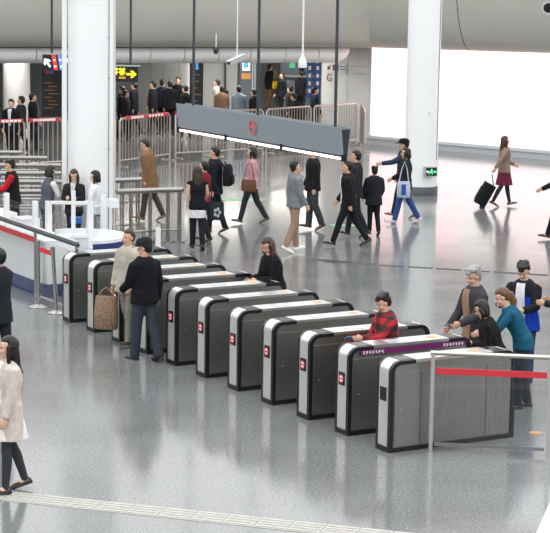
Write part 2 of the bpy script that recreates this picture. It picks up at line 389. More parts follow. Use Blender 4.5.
for i in range(11):
    p = O0 + ROW*PIT*i
    g = thing('fare_gate', 'stainless steel fare gate ' + ordinal[i], 'fare gate', p, GRZ, 'row of fare gates')
    GATES.append(g)
    for k, (mb, mt, sm) in GP.items():
        if k == 'turnstile' and i == 10: continue
        base = k.rstrip('0123456789')
        if k not in GMESH: GMESH[k] = mb.build(base, mt, g, smooth=sm); ch = GMESH[k]
        else: ch = inst(GMESH[k], g, name=base)
        if k == 'logo_plate' and i < 10: logo_x(ch, -GW/2, .69, .055, LOGO_RED, LOGO_WHITE)
    if i == 9:
        bd = MB().box((.16, -GW-.006, .985), (GL-.10, -GW+.006, 1.045)).build('purple_band', PURPLE, g)
        for x0 in (.18, 1.36):
            for k in range(7):
                q = MB(); cx = x0+.025+k*.045; y0, y1 = -GW-.010, -GW-.006
                q.box((cx-.013, y0, 1.026), (cx+.013, y1, 1.032)); q.box((cx-.003, y0, .997), (cx+.003, y1, 1.034))
                q.box((cx-.015, y0, 1.010), (cx+.015, y1, 1.016)); q.box((cx-.014 if k % 2 else cx+.002, y0, .996), (cx-.002 if k % 2 else cx+.014, y1, 1.002))
                q.build('glyph', LOGO_WHITE, bd)
def gate_pt(i, t, s=0.0):                    # world point in the aisle after gate i, t metres along it
    return O0 + ROW*(PIT*i + GW + (PIT-GW)/2 + s) + GD*t

# ------------------------------------------------------------------ glass panel with red stripe (right front)
pa, pb = G(430.5, 450.5), G(547.5, 456); pz = 1.175
gp = thing('glass_barrier', 'steel framed glass barrier with red stripe beside the nearest gate', 'barrier', pa)
d = (pb-pa).normalized()
for q_ in (pa, pb): MB().slab(q_-d*.022, q_+d*.022, 0, pz, .05).build('post', STEEL_TOP, gp, pa)
MB().tube([pa-d*.03+Vector((0, 0, pz)), pb+d*.2+Vector((0, 0, pz))], .028, 12).build('top_rail', CHROME, gp, pa, True)
MB().slab(pa+d*.04, pb-d*.04, .1, pz-.05, .012).build('pane', GLASS, gp, pa)
MB().slab(pa+d*.04, pb-d*.04, .925, .998, .018).build('red_stripe', mat('red_stripe', '#d2353c', .5), gp, pa)
MB().slab(pa+d*.04, pb-d*.04, .06, .1, .03).build('bottom_rail', STEEL, gp, pa)

# ------------------------------------------------------------------ hanging sign gantry
z1 = D(176, 103.2, 38.0).z; ga = D(176, 103.2, 38.0); gb = G(340.5, 128, z1); gd = (gb-ga).normalized(); gn = Vector((-gd.y, gd.x, 0))
if gn.y < 0: gn = -gn
gh = .47
gt = thing('hanging_sign_gantry', 'long slate grey sign gantry hung on rods with tube light below', 'sign', ga)
for k, (o0, o1) in enumerate(((0, .055), (.22, .165))):
    q = MB(); s_ = 1 if k == 0 else -1
    vs = []
    for pt in (ga, gb):
        vs += [pt+gn*o0, pt+gn*(o0+s_*.02), pt+gn*(o1+s_*.02)-Vector((0, 0, gh)), pt+gn*o1-Vector((0, 0, gh))]
    q.add(vs, [(0,1,2,3),(7,6,5,4),(0,4,5,1),(1,5,6,2),(2,6,7,3),(3,7,4,0)]); q.build('fascia', FASC, gt, ga)
for pt, s_ in ((ga, 1), (gb, -1)):
    q = MB(); e = gd*.02*s_; vs = []
    for ee in (Vector((0, 0, 0)), e):
        vs += [pt+ee+gn*.03-Vector((0, 0, .03)), pt+ee+gn*.19-Vector((0, 0, .03)), pt+ee+gn*.15-Vector((0, 0, gh-.02)), pt+ee+gn*.07-Vector((0, 0, gh-.02))]
    q.add(vs, [(0,1,2,3),(7,6,5,4),(0,4,5,1),(1,5,6,2),(2,6,7,3),(3,7,4,0)]); q.build('end_cap', mat('dark_cap', '#2c3036', .5), gt, ga)  # dark plate stands in for the shaded inside of the open channel
ta, tb = ga+gn*.08-Vector((0, 0, gh+.055)), gb+gn*.08-Vector((0, 0, gh+.055))
MB().tube([ta+Vector((0, 0, .035)), tb+Vector((0, 0, .035))], .022, 8).build('lamp_tray', mat('dark_cap'), gt, ga)
lt = MB().tube([ta, tb], .024, 12).build('tube_light', mat('lit_tube', '#fff6ea', emit=2.2), gt, ga, True)
for f in (.0, .32, .66, 1.0):
    c = ta.lerp(tb, f); MB().box(c-Vector((.05, .05, .045)), c+Vector((.05, .05, .07))).build('clip', BLACK, gt, ga)
for px, py in ((193.5, 107), (258, 116), (335, 127)):
    # point along the gantry that projects to px
    best = min((abs(((ga.lerp(gb, k/400)-Vector((0, 0, H))).dot(CR)/(ga.lerp(gb, k/400)-Vector((0, 0, H))).dot(_f))*F+275-px+5.5), k) for k in range(401))
    c = ga.lerp(gb, best[1]/400)+gn*.11
    MB().tube([c-Vector((0, 0, .05)), c+Vector((0, 0, 6))], .028, 10).build('rod', mat('dark_rod', '#4a5259', .4, .6), gt, ga, True)
# logo on the gantry: ring with a bar
c = ga.lerp(gb, .50); n0 = gn*-.004
lc = c + gn*.018 - Vector((0, 0, .23))
q = ring_xz((0, 0), .11, .135, -.012, .0, 28); q.map(lambda v: lc+gd*v.x+gn*(v.y-.005-v.z*.115)+Vector((0, 0, v.z))); lg = q.build('logo_ring', mat('logo_coral', '#e0665f', .5), gt, ga)
q = MB().box((-.12, -.012, -.014), (.12, 0, .014)); q.map(lambda v: lc+gd*v.x+gn*(v.y-.005)+Vector((0, 0, v.z))); q.build('logo_bar', mat('logo_coral'), gt, ga)

# ------------------------------------------------------------------ tactile paving, floor marks
TACT = mat('tactile_stone', '#b9b7b0', .5, noise=.08, scale=10)
ta0, ta1 = G(-6, 495), G(372, 534.5); td = (ta1-ta0).normalized(); tn = Vector((-td.y, td.x, 0)); trz = math.atan2(td.y, td.x)
tp = MB().box((.006, .006, .0), (.344, .364, .005))
for k in range(4): tp.box((.025, .035+k*.084, .005), (.325, .07+k*.084, .012))
proto = None; nt_ = 24
for k in range(nt_):
    loc = ta0 + td*(.35*k-.9) - tn*.18
    if proto is None:
        proto = tp.build('tactile_tile', TACT, floor); proto.location = loc; proto.rotation_euler = (0, 0, trz)
    else: inst(proto, floor, loc, trz)
fa, fb = G(352, 263.5), G(552, 275.5); fd = (fb-fa).normalized(); frz = math.atan2(fd.y, fd.x)
dp = MB().box((0, -.06, 0), (.48, .06, .006)); proto = None
DASH = mat('dark_drain_slot', '#4c4d4e', .8)
for k in range(-1, 10):
    loc = fa+fd*(.55*k)
    if proto is None:
        proto = dp.build('floor_slot', DASH, floor); proto.location = loc; proto.rotation_euler = (0, 0, frz)
    else: inst(proto, floor, loc, frz)
for k in range(5):
    c = G(306+k*11, 259.2+k*.8); o = inst(proto, floor, c, frz)
def floor_arrow(px, py, L, wd, rz, label):
    c = G(px, py); q = MB(); q.prism([(-L/2, -wd/2), (L*.2, -wd/2), (L*.2, -wd), (L/2, 0), (L*.2, wd), (L*.2, wd/2), (-L/2, wd/2)], .001, .004)
    o = q.build('floor_arrow', mat('green_vinyl', '#84ad86', .5)); o.location = c; o.rotation_euler = (0, 0, rz); tag(o, label, 'floor sticker')
floor_arrow(240, 199.5, 1.3, .5, R(0), 'green arrow sticker on the floor beside the woman in pink')
floor_arrow(342, 225.5, .6, .35, R(180), 'small green floor sticker at the striding man')
o = MB().lathe([(.085, .001), (.085, .004)], n=24).build('floor_disc', mat('tan_vinyl', '#c79a6c', .5)); o.location = G(536, 433); tag(o, 'round tan sticker on the floor behind the glass barrier', 'floor sticker')

# ------------------------------------------------------------------ white counter at the lower right corner
k0, k1 = G(536, 533.5, 1.1), G(549.5, 503, 1.1); kd = (k1-k0).normalized(); kn = Vector((kd.y, -kd.x, 0))
k0 = k0-kd*1.0; k1 = k1+kd*.5
cn = thing('white_counter', 'white counter edge cutting the lower right picture corner', 'counter', (k0.x, k0.y, 0))
pts = [(k0+kn*.05), (k1+kn*.05), (k1+kn*1.0), (k0+kn*1.0)]
MB().prism([(p.x, p.y) for p in pts][::-1], 0, 1.06).build('body', WHITE, cn, (k0.x, k0.y, 0))
pts = [k0, k1, k1+kn*1.05, k0+kn*1.05]
MB().prism([(p.x, p.y) for p in pts][::-1], 1.06, 1.1).build('worktop', WHITE, cn, (k0.x, k0.y, 0))

# ------------------------------------------------------------------ crowd barriers (far fence)
FH = 1.35; PINKST = mat('barrier_tube', '#cdc2ba', .32, .85)
BARRIERS = {}
def barrier(p0, p1, label, tape=None, sp=.15):
    a, b = G(p0[0], p0[1], FH), G(p1[0], p1[1], FH); a.z = b.z = 0; d = (b-a).normalized(); a = a+d*.055; b = b-d*.055; d = b-a; L = d.length; rz = math.atan2(d.y, d.x)
    t = thing('crowd_barrier', label, 'barrier', a, rz, 'steel crowd barriers')
    MB().tube([(.0, 0, .0), (0, 0, FH-.08), (.08, 0, FH), (L-.08, 0, FH), (L, 0, FH-.08), (L, 0, 0)], .032, 8).build('frame', PINKST, t, smooth=True)
    MB().tube([(0, 0, .17), (L, 0, .17)], .024, 8).build('bottom_rail', PINKST, t, smooth=True)
    n = max(2, round(L/sp))
    for k in range(1, n):
        if 'bar' not in BARRIERS: BARRIERS['bar'] = MB().tube([(0, 0, .17), (0, 0, FH)], .015, 6).build('bar', PINKST, t); BARRIERS['bar'].location = (L*k/n, 0, 0)
        else: inst(BARRIERS['bar'], t, (L*k/n, 0, 0))
    for x in (min(.12, L*.3), max(L-.12, L*.7)): MB().box((x-.03, -.2, 0), (x+.03, .2, .03)).build('foot', PINKST, t)
    if tape:
        x0, x1 = L*tape[0], L*tape[1]
        tpo = MB().box((x0, -.045, FH-.05), (x1, .045, FH+.05)).build('warning_tape', mat('tape_red', '#c4343f', .5), t)
        for (f0, f1) in tape[2]:
            for k in range(5):
                xx = L*(f0+(f1-f0)*k/5); MB().box((xx, -.05, FH-.03), (xx+.10, -.044, FH+.035)).build('tape_mark', LOGO_WHITE, tpo)
barrier((-40, 122.5), (26, 120.5), 'steel crowd barrier at the left picture edge with red tape', (0, .98, ((.62, .95),)))
barrier((27, 120.5), (64, 119), 'steel crowd barrier left of the massive column with red and white tape', (0, .9, ((.1, .3), (.35, .75))))
barrier((66, 118.8), (117, 118), 'steel crowd barrier mostly hidden behind the massive column')
barrier((118.5, 119), (171, 113.5), 'steel crowd barrier right of the massive column with red and white tape', (.12, .95, ((.2, .45), (.55, .85))))
barrier((174, 113), (214, 111.5), 'steel crowd barrier behind the left end of the gantry', (.0, .35, ((.1, .3),)), .14)
barrier((215, 111.5), (264.5, 109.5), 'steel crowd barrier behind the middle of the gantry', None, .135)
barrier((265.5, 109.4), (312, 106.3), 'steel crowd barrier behind the right half of the gantry', None, .13)
barrier((313, 106.2), (358, 103.2), 'steel crowd barrier standing before the white sign wall', None, .13)
barrier((361, 104.6), (365, 109.5), 'short steel barrier turning the corner beside the white wall', None, .13)

# ------------------------------------------------------------------ queue rails
def queue_rail(p0, p1, label, z=1.08, legs=(0.06, .5, .94), lower=(.62, .12)):
    a, b = G(p0[0], p0[1], z), G(p1[0], p1[1], z); a.z = b.z = 0; d = b-a; L = d.length; rz = math.atan2(d.y, d.x)
    t = thing('queue_rail', label, 'railing', a, rz, 'steel queue rails')
    MB().tube([(0, 0, z), (L, 0, z)], .055, 12).build('handrail', RAILM, t, smooth=True)
    for e in (0, L): MB().ell((e, 0, z), (.05, .058, .058)).build('end_cap', RAILM, t, smooth=True)
    for zz in lower: MB().tube([(L*legs[0], 0, zz), (L*legs[-1], 0, zz)], .026, 8).build('cross_rail', RAILM, t, smooth=True)
    for f in legs:
        MB().tube([(L*f, -.06, .02), (L*f, -.06, z-.03)], .02, 8).build('leg', RAILM, t, smooth=True)
        MB().tube([(L*f, .06, .02), (L*f, .06, z-.03)], .02, 8).build('leg', RAILM, t, smooth=True)
        MB().lathe([(.12, 0), (.12, .02)], (L*f, 0, 0), 16).build('foot_plate', CHROME, t)
queue_rail((-60, 152), (21, 152.5), 'steel queue rail farthest back at left edge', z=.92)
queue_rail((-60, 157.5), (46, 158), 'second farthest steel queue rail at left edge', z=.92)
queue_rail((-60, 165), (60, 165.5), 'third steel queue rail in the left maze', z=.92)
queue_rail((-60, 173), (60, 173.5), 'fourth steel queue rail, just above the red sleeved clerk', z=.92)
queue_rail((-60, 182), (61, 182), 'fifth steel queue rail, behind the red sleeved clerk', z=.92)
queue_rail((-60, 192), (58, 191.5), 'steel queue rail of the left maze nearest the booth', z=.92)
queue_rail((104, 181), (140, 179.5), 'short steel queue rail behind the long one right of the column')
queue_rail((118, 191.5), (182, 189.5), 'steel queue rail on paired legs right of the massive column', legs=(.2, .5, .78, .96), lower=(.25,))
q = G(158, 251); t = thing('white_marker_post', 'small white post on the floor right of the booth', 'post', q)
MB().box((-.05, -.02, 0), (.05, .02, .48), .01).build('panel', WHITE, t); MB().box((-.1, -.08, 0), (.1, .08, .02)).build('foot', CHROME, t)

# ------------------------------------------------------------------ ticket booth (local x along GD, local -y along ROW)
bc = G(38, 298); bo = Vector((bc.x, bc.y, 0)) + GD*.10
bt = thing('ticket_booth', 'white ticket booth counter with blue base band and glass screens', 'booth', bo, GRZ)
BH = .93
BL = 7.0                                             # length away from the near corner
MB().box((0, 0, .22), (.06, BL, BH)).build('front_panel', WHITE, bt)
MB().box((-.012, 0, .0), (.065, BL, .24)).build('base_band', BLUEM, bt)
MB().box((0, -.0, .22), (.62, .06, BH)).build('side_panel', WHITE, bt)
MB().box((0, -.006, .0), (1.62, .05, .22)).build('base_band', BLUEM, bt)
MB().box((.64, -.0, .22), (1.2, .05, BH-.1)).build('side_door', mat('booth_door', '#d9dde0', .4), bt)
MB().box((-.005, .0, BH), (.55, BL, BH+.035)).build('counter_top', mat('booth_top', '#dfe3e6', .3), bt)
# curved end of the counter
def arc(cx, cy, r, a0, a1, n=14): return [(cx+r*cos(R(a0+(a1-a0)*k/n)), cy+r*sin(R(a0+(a1-a0)*k/n))) for k in range(n+1)]
def curved(r0, r1, z0, z1, a0, a1, cx, cy):
    o = arc(cx, cy, r1, a0, a1); i_ = arc(cx, cy, r0, a0, a1); return MB().prism(o+i_[::-1], z0, z1)
def booth_local(px, py, z):
    w_ = G(px, py, z)-bo; return Vector((w_.dot(GD), w_.dot(-ROW), z))
_e = booth_local(121, 236, 1.0); CRAD = .8; CX, CY = _e.x-CRAD*.8, _e.y+CRAD*.3
curved(CRAD-.05, CRAD, .05, .98, -100, 100, CX, CY).build('curved_panel', WHITE, bt, smooth=True)
curved(CRAD-.004, CRAD+.008, .84, .97, -100, 100, CX, CY).build('blue_band', BLUEM, bt, smooth=True)
curved(CRAD-.05, CRAD+.004, .98, 1.03, -100, 100, CX, CY).build('rim', WHITE, bt, smooth=True)
curved(CRAD-.42, CRAD-.05, .84, .87, -95, 95, CX, CY).build('inner_desk', mat('booth_top'), bt, smooth=True)
MB().box((.5, 2.0, .0), (1.1, BL, .8)).build('inner_desk', mat('booth_door'), bt)
MB().box((.6, 2.4, .8), (.95, 2.9, 1.02)).build('ticket_printer', mat('booth_top'), bt)
MB().box((.5, 3.6, .8), (1.0, 5.0, .98)).build('cash_desk', WHITE, bt)
# posts and glazed frame standing on the booth
def bpost(px, ytop, z0, z1, wd=.045):
    l = booth_local(px, ytop, z1); MB().box((l.x-wd, l.y-wd, z0), (l.x+wd, l.y+wd, z1)).build('post', WHITE, bt); return l
pz1 = 1.62
A_ = bpost(48.5, 201, .05, 1.6); B_ = bpost(90, 201.5, .05, 1.6)
for zz, hh in ((1.6, .05), (1.02, .05)):
    MB().slab(A_, B_, zz-hh, zz, .07).build('frame_rail', WHITE, bt)
C_ = A_.lerp(B_, .6); MB().slab(C_-(B_-A_).normalized()*.035, C_+(B_-A_).normalized()*.035, .9, 1.78, .06).build('post', WHITE, bt)
MB().slab(A_.lerp(B_, .02), A_.lerp(B_, .98), 1.04, 1.55, .012).build('pane', GLASS, bt)
MB().slab(A_.lerp(B_, .02), A_.lerp(B_, .98), .10, .97, .03).build('kick_panel', mat('booth_door'), bt)
p1 = bpost(35, 201, BH, 1.55, .04); p2 = bpost(6.5, 193, BH, 1.55, .04); p3 = bpost(103, 195, .9, 1.6, .035)
MB().slab(p2, p1, BH+.03, 1.45, .012).build('pane', GLASS, bt); MB().slab(p1, A_, BH+.03, 1.5, .012).build('pane', GLASS, bt)
MB().slab(B_, p3, .95, 1.5, .012).build('pane', GLASS, bt)
q = booth_local(116, 203, 1.45); MB().box((q.x-.12, q.y-.12, 1.38), (q.x+.0, q.y+.13, 1.52)).build('card_sign', WHITE, bt); MB().tube([(q.x-.06, q.y, .9), (q.x-.06, q.y, 1.4)], .012, 8).build('sign_stem', CHROME, bt)
o = MB().box((-.16, -.12, 0), (.16, .12, .16), .04).build('packet', mat('blue_plastic', '#2a63b8', .4)); o.location = bo+GD*1.05+(-ROW)*1.2+Vector((0, 0, 1.055)); tag(o, 'small blue packet on the counter before the woman in black blazer', 'packet')
o.location = G(76, 223, .875); o.scale = (.65, .65, .7)

# ------------------------------------------------------------------ glass rail with red strip in front of booth
ra, rb = G(-30, 208.5, 1.18), G(78, 245.5, 1.18); ra.z = rb.z = 0; L = (rb-ra).length; rrz = math.atan2((rb-ra).y, (rb-ra).x); rd = (rb-ra).normalized()
gr = thing('handrail_screen', 'sloping looking steel handrail with glass and red strip before the booth', 'railing', ra, rrz)
MB().tube([(0, 0, 1.18), (L, 0, 1.18)], .032, 10).build('handrail', mat('dark_rod'), gr, smooth=True)
MB().tube([(0, 0, 1.225), (L, 0, 1.225)], .018, 8).build('cap_strip', CHROME, gr, smooth=True)
def along(px):
    best = min((abs(((ra.lerp(rb, k/400)+Vector((0, 0, 1.18))-Vector((0, 0, H))).dot(CR)/((ra.lerp(rb, k/400)+Vector((0, 0, 1.18))-Vector((0, 0, H))).dot(_f)))*F+275-px), k) for k in range(401)); return L*best[1]/400
xs = [along(35.5), L-.05]
for x in (along(-20), xs[0], xs[1]): MB().tube([(x, 0, 0), (x, 0, 1.18)], .028, 10).build('post', CHROME, gr, smooth=True)
MB().box((0.02, -.006, .12), (xs[0]-.05, .006, 1.1)).build('pane', GLASS, gr); MB().box((xs[0]+.05, -.006, .12), (xs[1]-.05, .006, 1.06)).build('pane', GLASS, gr)
MB().box((0.02, -.012, .98), (xs[0]-.03, .012, 1.07)).build('red_strip', REDM, gr)
MB().box((xs[1]-.35, -.012, .94), (xs[1]-.1, .012, 1.03)).build('red_strip', REDM, gr)
MB().tube([(xs[0], 0, .1), (L, 0, .1)], .02, 8).build('bottom_rail', CHROME, gr, smooth=True)
# stanchions
def stanchion(px, py, z, label, lean=0):
    c = G(px, py); t = thing('stanchion', label, 'stanchion', c)
    MB().lathe([(.17, 0), (.17, .012), (.12, .03), (.03, .05)], n=24).build('base', CHROME, t, smooth=True)
    MB().tube([(0, 0, .03), (lean, 0, z)], .033, 12).build('pole', CHROME, t, smooth=True)
    MB().tube([(lean, 0, z-.1), (lean, 0, z+.02)], .04, 12).build('belt_head', CHROME, t, smooth=True); return c
s1 = stanchion(38.5, 307, 1.08, 'chrome stanchion standing at the booth corner'); s2 = stanchion(56.5, 313, 1.06, 'chrome stanchion beside the first fare gate', -.06)
e1, e2 = s1, s2+Vector((-.055, 0, 0)); ed_ = (e2-e1).normalized()*.048
o = MB().slab(e1+ed_, e2-ed_, .93, 1.01, .008).build('retractable_belt', mat('red_belt', '#d8333a', .6)); tag(o, 'red belt stretched between the two chrome stanchions', 'belt')

# ------------------------------------------------------------------ back hall: kiosks, signs, machines
def backbox(px0, px1, Y, z0, z1, dep, mt, name, label, cat):
    a, b = D(px0, 90, Y), D(px1, 90, Y); t = thing(name, label, cat, (a.x, Y, z0 if z0 < .01 else z0))
    MB().box((0, 0, 0), (b.x-a.x, dep, z1-z0)).build('body', mt, t); return t, b.x-a.x
LGREY = mat('kiosk_pale', '#c2c5c6', .6); DK = mat('dark_panel', '#17191d', .4)
ORT = mat('amber_text', '#8a6243', .6, emit=.08); YEL = mat('lit_yellow', '#f6e11c', .5, emit=.8); LW = mat('lit_white', '#f4f6f8', .5, emit=.7)
struct(MB().box((D(-60, 90, 78).x, 78, 0), (D(330, 90, 78).x, 78.3, 3.2)).build('wall_back_hall', GREYW))
t, wd = backbox(138, 176, 68, 0, 3.14, .3, GREYW, 'partition', 'grey partition wall behind the crowd of dark coats', 'partition')
for k in (1, 2): MB().box((wd*k/3-.008, -.01, 0), (wd*k/3+.008, 0, 3.14)).build('joint', mat('joint_dark', '#5c5f61', .7), t)
t, wd = backbox(203, 237, 70, 0, 3.14, .3, LGREY, 'partition', 'pale grey partition wall beside the black totem', 'partition')
MB().box((wd*.62, -.1, 0), (wd*.68, 0, 3.1)).build('pole', mat('dark_rod'), t); MB().box((wd*.55, -.14, .9), (wd*.75, -.02, 1.2)).build('control_box', mat('dark_cap'), t)
t, wd = backbox(33, 42, 63.5, 0, 3.14, .3, mat('blue_grey', '#6d7781', .5), 'partition', 'blue grey strip of wall beside the left round column', 'partition')
# black information board at left with lettering rows
def board(px0, px1, Y, z0, z1, name, label, rows, seed):
    a, b = D(px0, 90, Y), D(px1, 90, Y); wd = b.x-a.x; t = thing(name, label, 'sign board', (a.x, Y, 0))
    MB().box((0, 0, z0), (wd, .15, z1)).build('panel', DK, t)
    for x in (.0, wd-.06): MB().box((x, .03, 0), (x+.06, .12, z0)).build('leg', mat('dark_rod'), t)
    rnd = random.Random(seed)
    for k in range(rows):
        z = z1-.55-k*(z1-z0-.7)/rows; w_ = wd*rnd.uniform(.25, .7); x = rnd.choice((.06, wd*.3))
        MB().box((x, -.006, z), (min(wd-.04, x+w_), 0, z+.026)).build('text_line', ORT, t)
    return t, wd
t, wd = board(42, 63, 61, .85, 2.45, 'information_board', 'black information board with amber rows left of the column', 8, 3)
for k, c_ in enumerate(('#7d2436', '#2a4f86')): MB().box((.12+k*.13, -.008, 2.2), (.22+k*.13, 0, 2.34)).build('icon', mat('icon_'+c_[1:], c_, .5, emit=.15), t)
t, wd = board(189.5, 203, 64, .4, 3.05, 'information_totem', 'tall black totem with amber rows and blue icon', 9, 5)
MB().box((wd*.45, -.008, 2.25), (wd*.62, 0, 2.5)).build('icon', mat('icon_cyan', '#3f8fd0', .5, emit=.4), t)
q = MB(); q.box((wd*.7, -.008, 2.68), (wd*.95, 0, 2.71)); q.box((wd*.88, -.008, 2.62), (wd*.92, 0, 2.77)); q.build('arrow', LOGO_WHITE, t)
# hung signs
def hung_sign(px0, px1, py0, py1, Y, rod_px, label):
    a, b = D(px0, py0, Y), D(px1, py1, Y); t = thing('hanging_sign', label, 'sign', (a.x, Y, b.z)); wd, hh = b.x-a.x, a.z-b.z
    MB().box((0, 0, 0), (wd, .14, hh)).build('panel', DK, t); MB().box((-.03, -.02, hh), (wd+.06, .16, hh+.04)).build('top_bar', STEEL_TOP, t)
    x = D(rod_px, 40, Y).x-a.x; MB().tube([(x, .07, hh), (x, .07, hh+5.5)], .035, 8).build('rod', mat('dark_rod'), t); return t, wd, hh
def arrow_mb(cx, cz, s, ang, y0=-.01, y1=-.002):
    pts = [(-.5, -.1), (.08, -.1), (-.12, -.34), (.12, -.34), (.5, 0), (.12, .34), (-.12, .34), (.08, .1), (-.5, .1)]
    ca, sa = cos(R(ang)), sin(R(ang)); q = MB(); q.xz([(cx+s*(x*ca-z*sa), cz+s*(x*sa+z*ca)) for x, z in pts], y0, y1); return q
YF = 56.0
t, wd, hh = hung_sign(42.5, 72, 54.5, 71, YF, 51.5, 'black hanging sign with white arrow, red and blue blocks')
arrow_mb(.14, hh*.5, .3, 125).build('arrow', LW, t)
for k, c_ in enumerate(('#d23a34', '#5c86c4')):
    x = .26+k*.17; q = MB(); q.xz([(x, hh*.98), (x+.12, hh*.98), (x+.19, hh*.04), (x+.07, hh*.04)], -.012, -.002); s_ = q.build('line_block', mat('block_'+c_[1:], c_, .5, emit=.4), t)
    for j in range(2): MB().box((x+.05+j*.03, -.016, hh*(.62-.4*j)), (x+.11+j*.03, -.012, hh*(.72-.4*j))).build('mark', LW, s_)
for k in range(4): 
    q = MB(); x = .62+k*.06; q.box((x, -.01, hh*.55), (x+.012, -.002, hh*.85)); q.box((x, -.01, hh*.68), (x+.045, -.002, hh*.75)); q.box((x+.03, -.01, hh*.5), (x+.042, -.002, hh*.8)); q.build('glyph', LW, t)
    MB().box((x, -.01, hh*.2), (x+.03, -.002, hh*.3)).build('small_letter', LW, t)
t, wd, hh = hung_sign(98, 138, 66, 82, YF, 130.5, 'black hanging sign with yellow arrow right of the massive column')
arrow_mb(wd-.19, hh*.5, .3, 0).build('arrow', YEL, t)
for k in range(6):
    x = wd-.98+k*.105; q = MB(); q.box((x, -.01, hh*.78), (x+.085, -.002, hh*.86)); q.box((x+.035, -.01, hh*.45), (x+.055, -.002, hh*.92)); q.box((x, -.01, hh*.58), (x+.085, -.002, hh*.65)); q.box((x+(.0 if k % 2 else .065), -.01, hh*.42), (x+(.02 if k % 2 else .085), -.002, hh*.8)); q.build('glyph', YEL, t)
for k in range(5): MB().box((wd-.55+k*.04, -.01, hh*.2), (wd-.525+k*.04, -.002, hh*.33)).build('small_letter', mat('lit_amber', '#d9a52c', .5, emit=.6), t)
# ticket machine
t, wd = backbox(240, 256, 66.5, 0, 3.1, .5, mat('machine_blue', '#56616d', .45), 'ticket_machine', 'blue grey ticket machine with lit screen behind the gantry', 'ticket machine')
MB().box((wd*.15, -.02, 2.12), (wd*.6, 0, 2.5)).build('screen', LW, t); MB().box((wd*.2, -.025, 2.2), (wd*.5, -.02, 2.4)).build('screen_window', mat('icon_cyan'), t)
MB().box((wd*.08, -.02, 1.82), (wd*.66, 0, 2.02)).build('sign_plate', mat('amber_plate', '#b98244', .5, emit=.15), t); MB().box((wd*.75, -.03, 0), (wd*.8, 0, 3.1)).build('upright', LGREY, t)
MB().box((wd*.9, -.03, 0), (wd*.95, 0, 3.1)).build('upright', LGREY, t)
# shop front with banners
t, wd = backbox(280, 324, 77, 0, 3.1, .4, mat('shop_blue', '#7f8f9f', .5), 'shop_front', 'blue grey shop front with banners and small green screen', 'shop')
MB().box((wd*.0, -.3, 2.62), (wd*.28, 0, 2.9)).build('display_board', DK, t)
for k in range(4): MB().box((wd*(.02+k*.065), -.31, 2.72), (wd*(.05+k*.065), -.3, 2.84)).build('lit_digit', YEL, t)
MB().box((wd*.2, -.02, 1.7), (wd*.34, 0, 1.98)).build('screen', mat('screen_green', '#4fae7a', .4, emit=.5), t)
MB().box((wd*.0, -.35, 1.35), (wd*1.0, 0, 1.42)).build('counter', LGREY, t); MB().box((wd*.43, -.05, .0), (wd*.56, 0, 3.1)).build('dark_opening', DK, t)  # solid dark slab painted for the shade inside an opening
for k, f in enumerate((.60, .78)):
    bn = MB().box((wd*f, -.4, .55), (wd*(f+.13), -.37, 3.0)).build('banner', mat('banner_blue', '#28528c', .6, emit=.08), t)
    for j in range(7): MB().box((wd*(f+.035), -.408, .75+j*.3), (wd*(f+.095), -.4, .90+j*.3)).build('banner_letter', LOGO_WHITE, bn)
# signs on the white wall
sp_ = V0+sn*.0; srz = math.atan2(sd.y, sd.x)
t = thing('wall_sign', 'white wall sign with black arrow, red and blue squares', 'sign', V0+sd*.03-sn*-.0+Vector((0, 0, 2.27)) - Vector((sn.x, sn.y, 0))*.06, srz)
MB().box((0, -.03, -.02), (.86, -.002, .26)).build('plate', mat('plate_white', '#e6e8e8', .5), t)
arrow_mb(.14, .13, .2, 225, -.036, -.03).build('arrow', DK, t)
MB().box((.30, -.036, .03), (.42, -.03, .23)).build('red_square', mat('dark_red', '#8a3038', .5), t); MB().box((.45, -.036, .03), (.56, -.03, .23)).build('blue_square', mat('dull_blue', '#4560a0', .5), t)
for j in range(2):
    for k in range(4): MB().box((.62+k*.055, -.036, .15-j*.09), (.655+k*.055, -.03, .20-j*.09)).build('letter', mat('grey_print', '#6a6c6c', .6), t)
text_mesh('G', .34, mat('brown_print', '#6b5242', .6), t, (.15, -.03, -.22), (R(90), 0, 0), 'letter')

# ------------------------------------------------------------------ cctv cameras and ceiling fittings
c = D(302.5, 66, 44); t = thing('dome_camera', 'white dome camera on a white ceiling pole', 'camera', c)
MB().lathe([(.03, .28), (.045, .2), (.085, .14), (.10, .0), (.09, -.04)], n=24).build('housing', WHITE, t, smooth=True)
MB().ell((0, 0, -.05), (.075, .075, .09)).build('lens_dome', BLACKG, t, smooth=True); MB().tube([(0, 0, .25), (0, 0, 5)], .022, 10).build('pole', WHITE, t, smooth=True)
c = D(237, 59.5, 55); t = thing('security_camera', 'grey bullet security camera hanging below the duct', 'camera', c, R(25))
q = MB().box((-.26, -.08, -.06), (.24, .08, .06), .02); q.map(lambda v: Matrix.Rotation(R(-22), 3, 'Y') @ v); q.build('housing', mat('camera_grey', '#b5b8ba', .4), t)
q = MB().tube([(-.25, 0, -.0), (-.29, 0, -.0)], .05, 12); q.map(lambda v: Matrix.Rotation(R(-22), 3, 'Y') @ v); q.build('lens', BLACKG, t)
q = MB().box((-.31, -.09, .055), (.25, .09, .075)); q.map(lambda v: Matrix.Rotation(R(-22), 3, 'Y') @ v); q.build('sunshield', WHITE, t)
MB().tube([(0, 0, 0), (0, 0, 4)], .018, 8).build('stem', WHITE, t)
c = D(216, 51, 56.0); t = thing('ceiling_speaker', 'small dark ceiling fitting left of the bullet camera', 'fitting', c)
MB().lathe([(.03, .12), (.07, .08), (.08, .0), (.05, -.08)], n=16).build('housing', mat('dark_cap'), t, smooth=True); MB().tube([(0, 0, .1), (0, 0, .5)], .015, 8).build('stem', WHITE, t)
c = D(548, 8, 44.0); t = thing('round_downlight', 'round fitting on the grey mezzanine at top right', 'fitting', c)
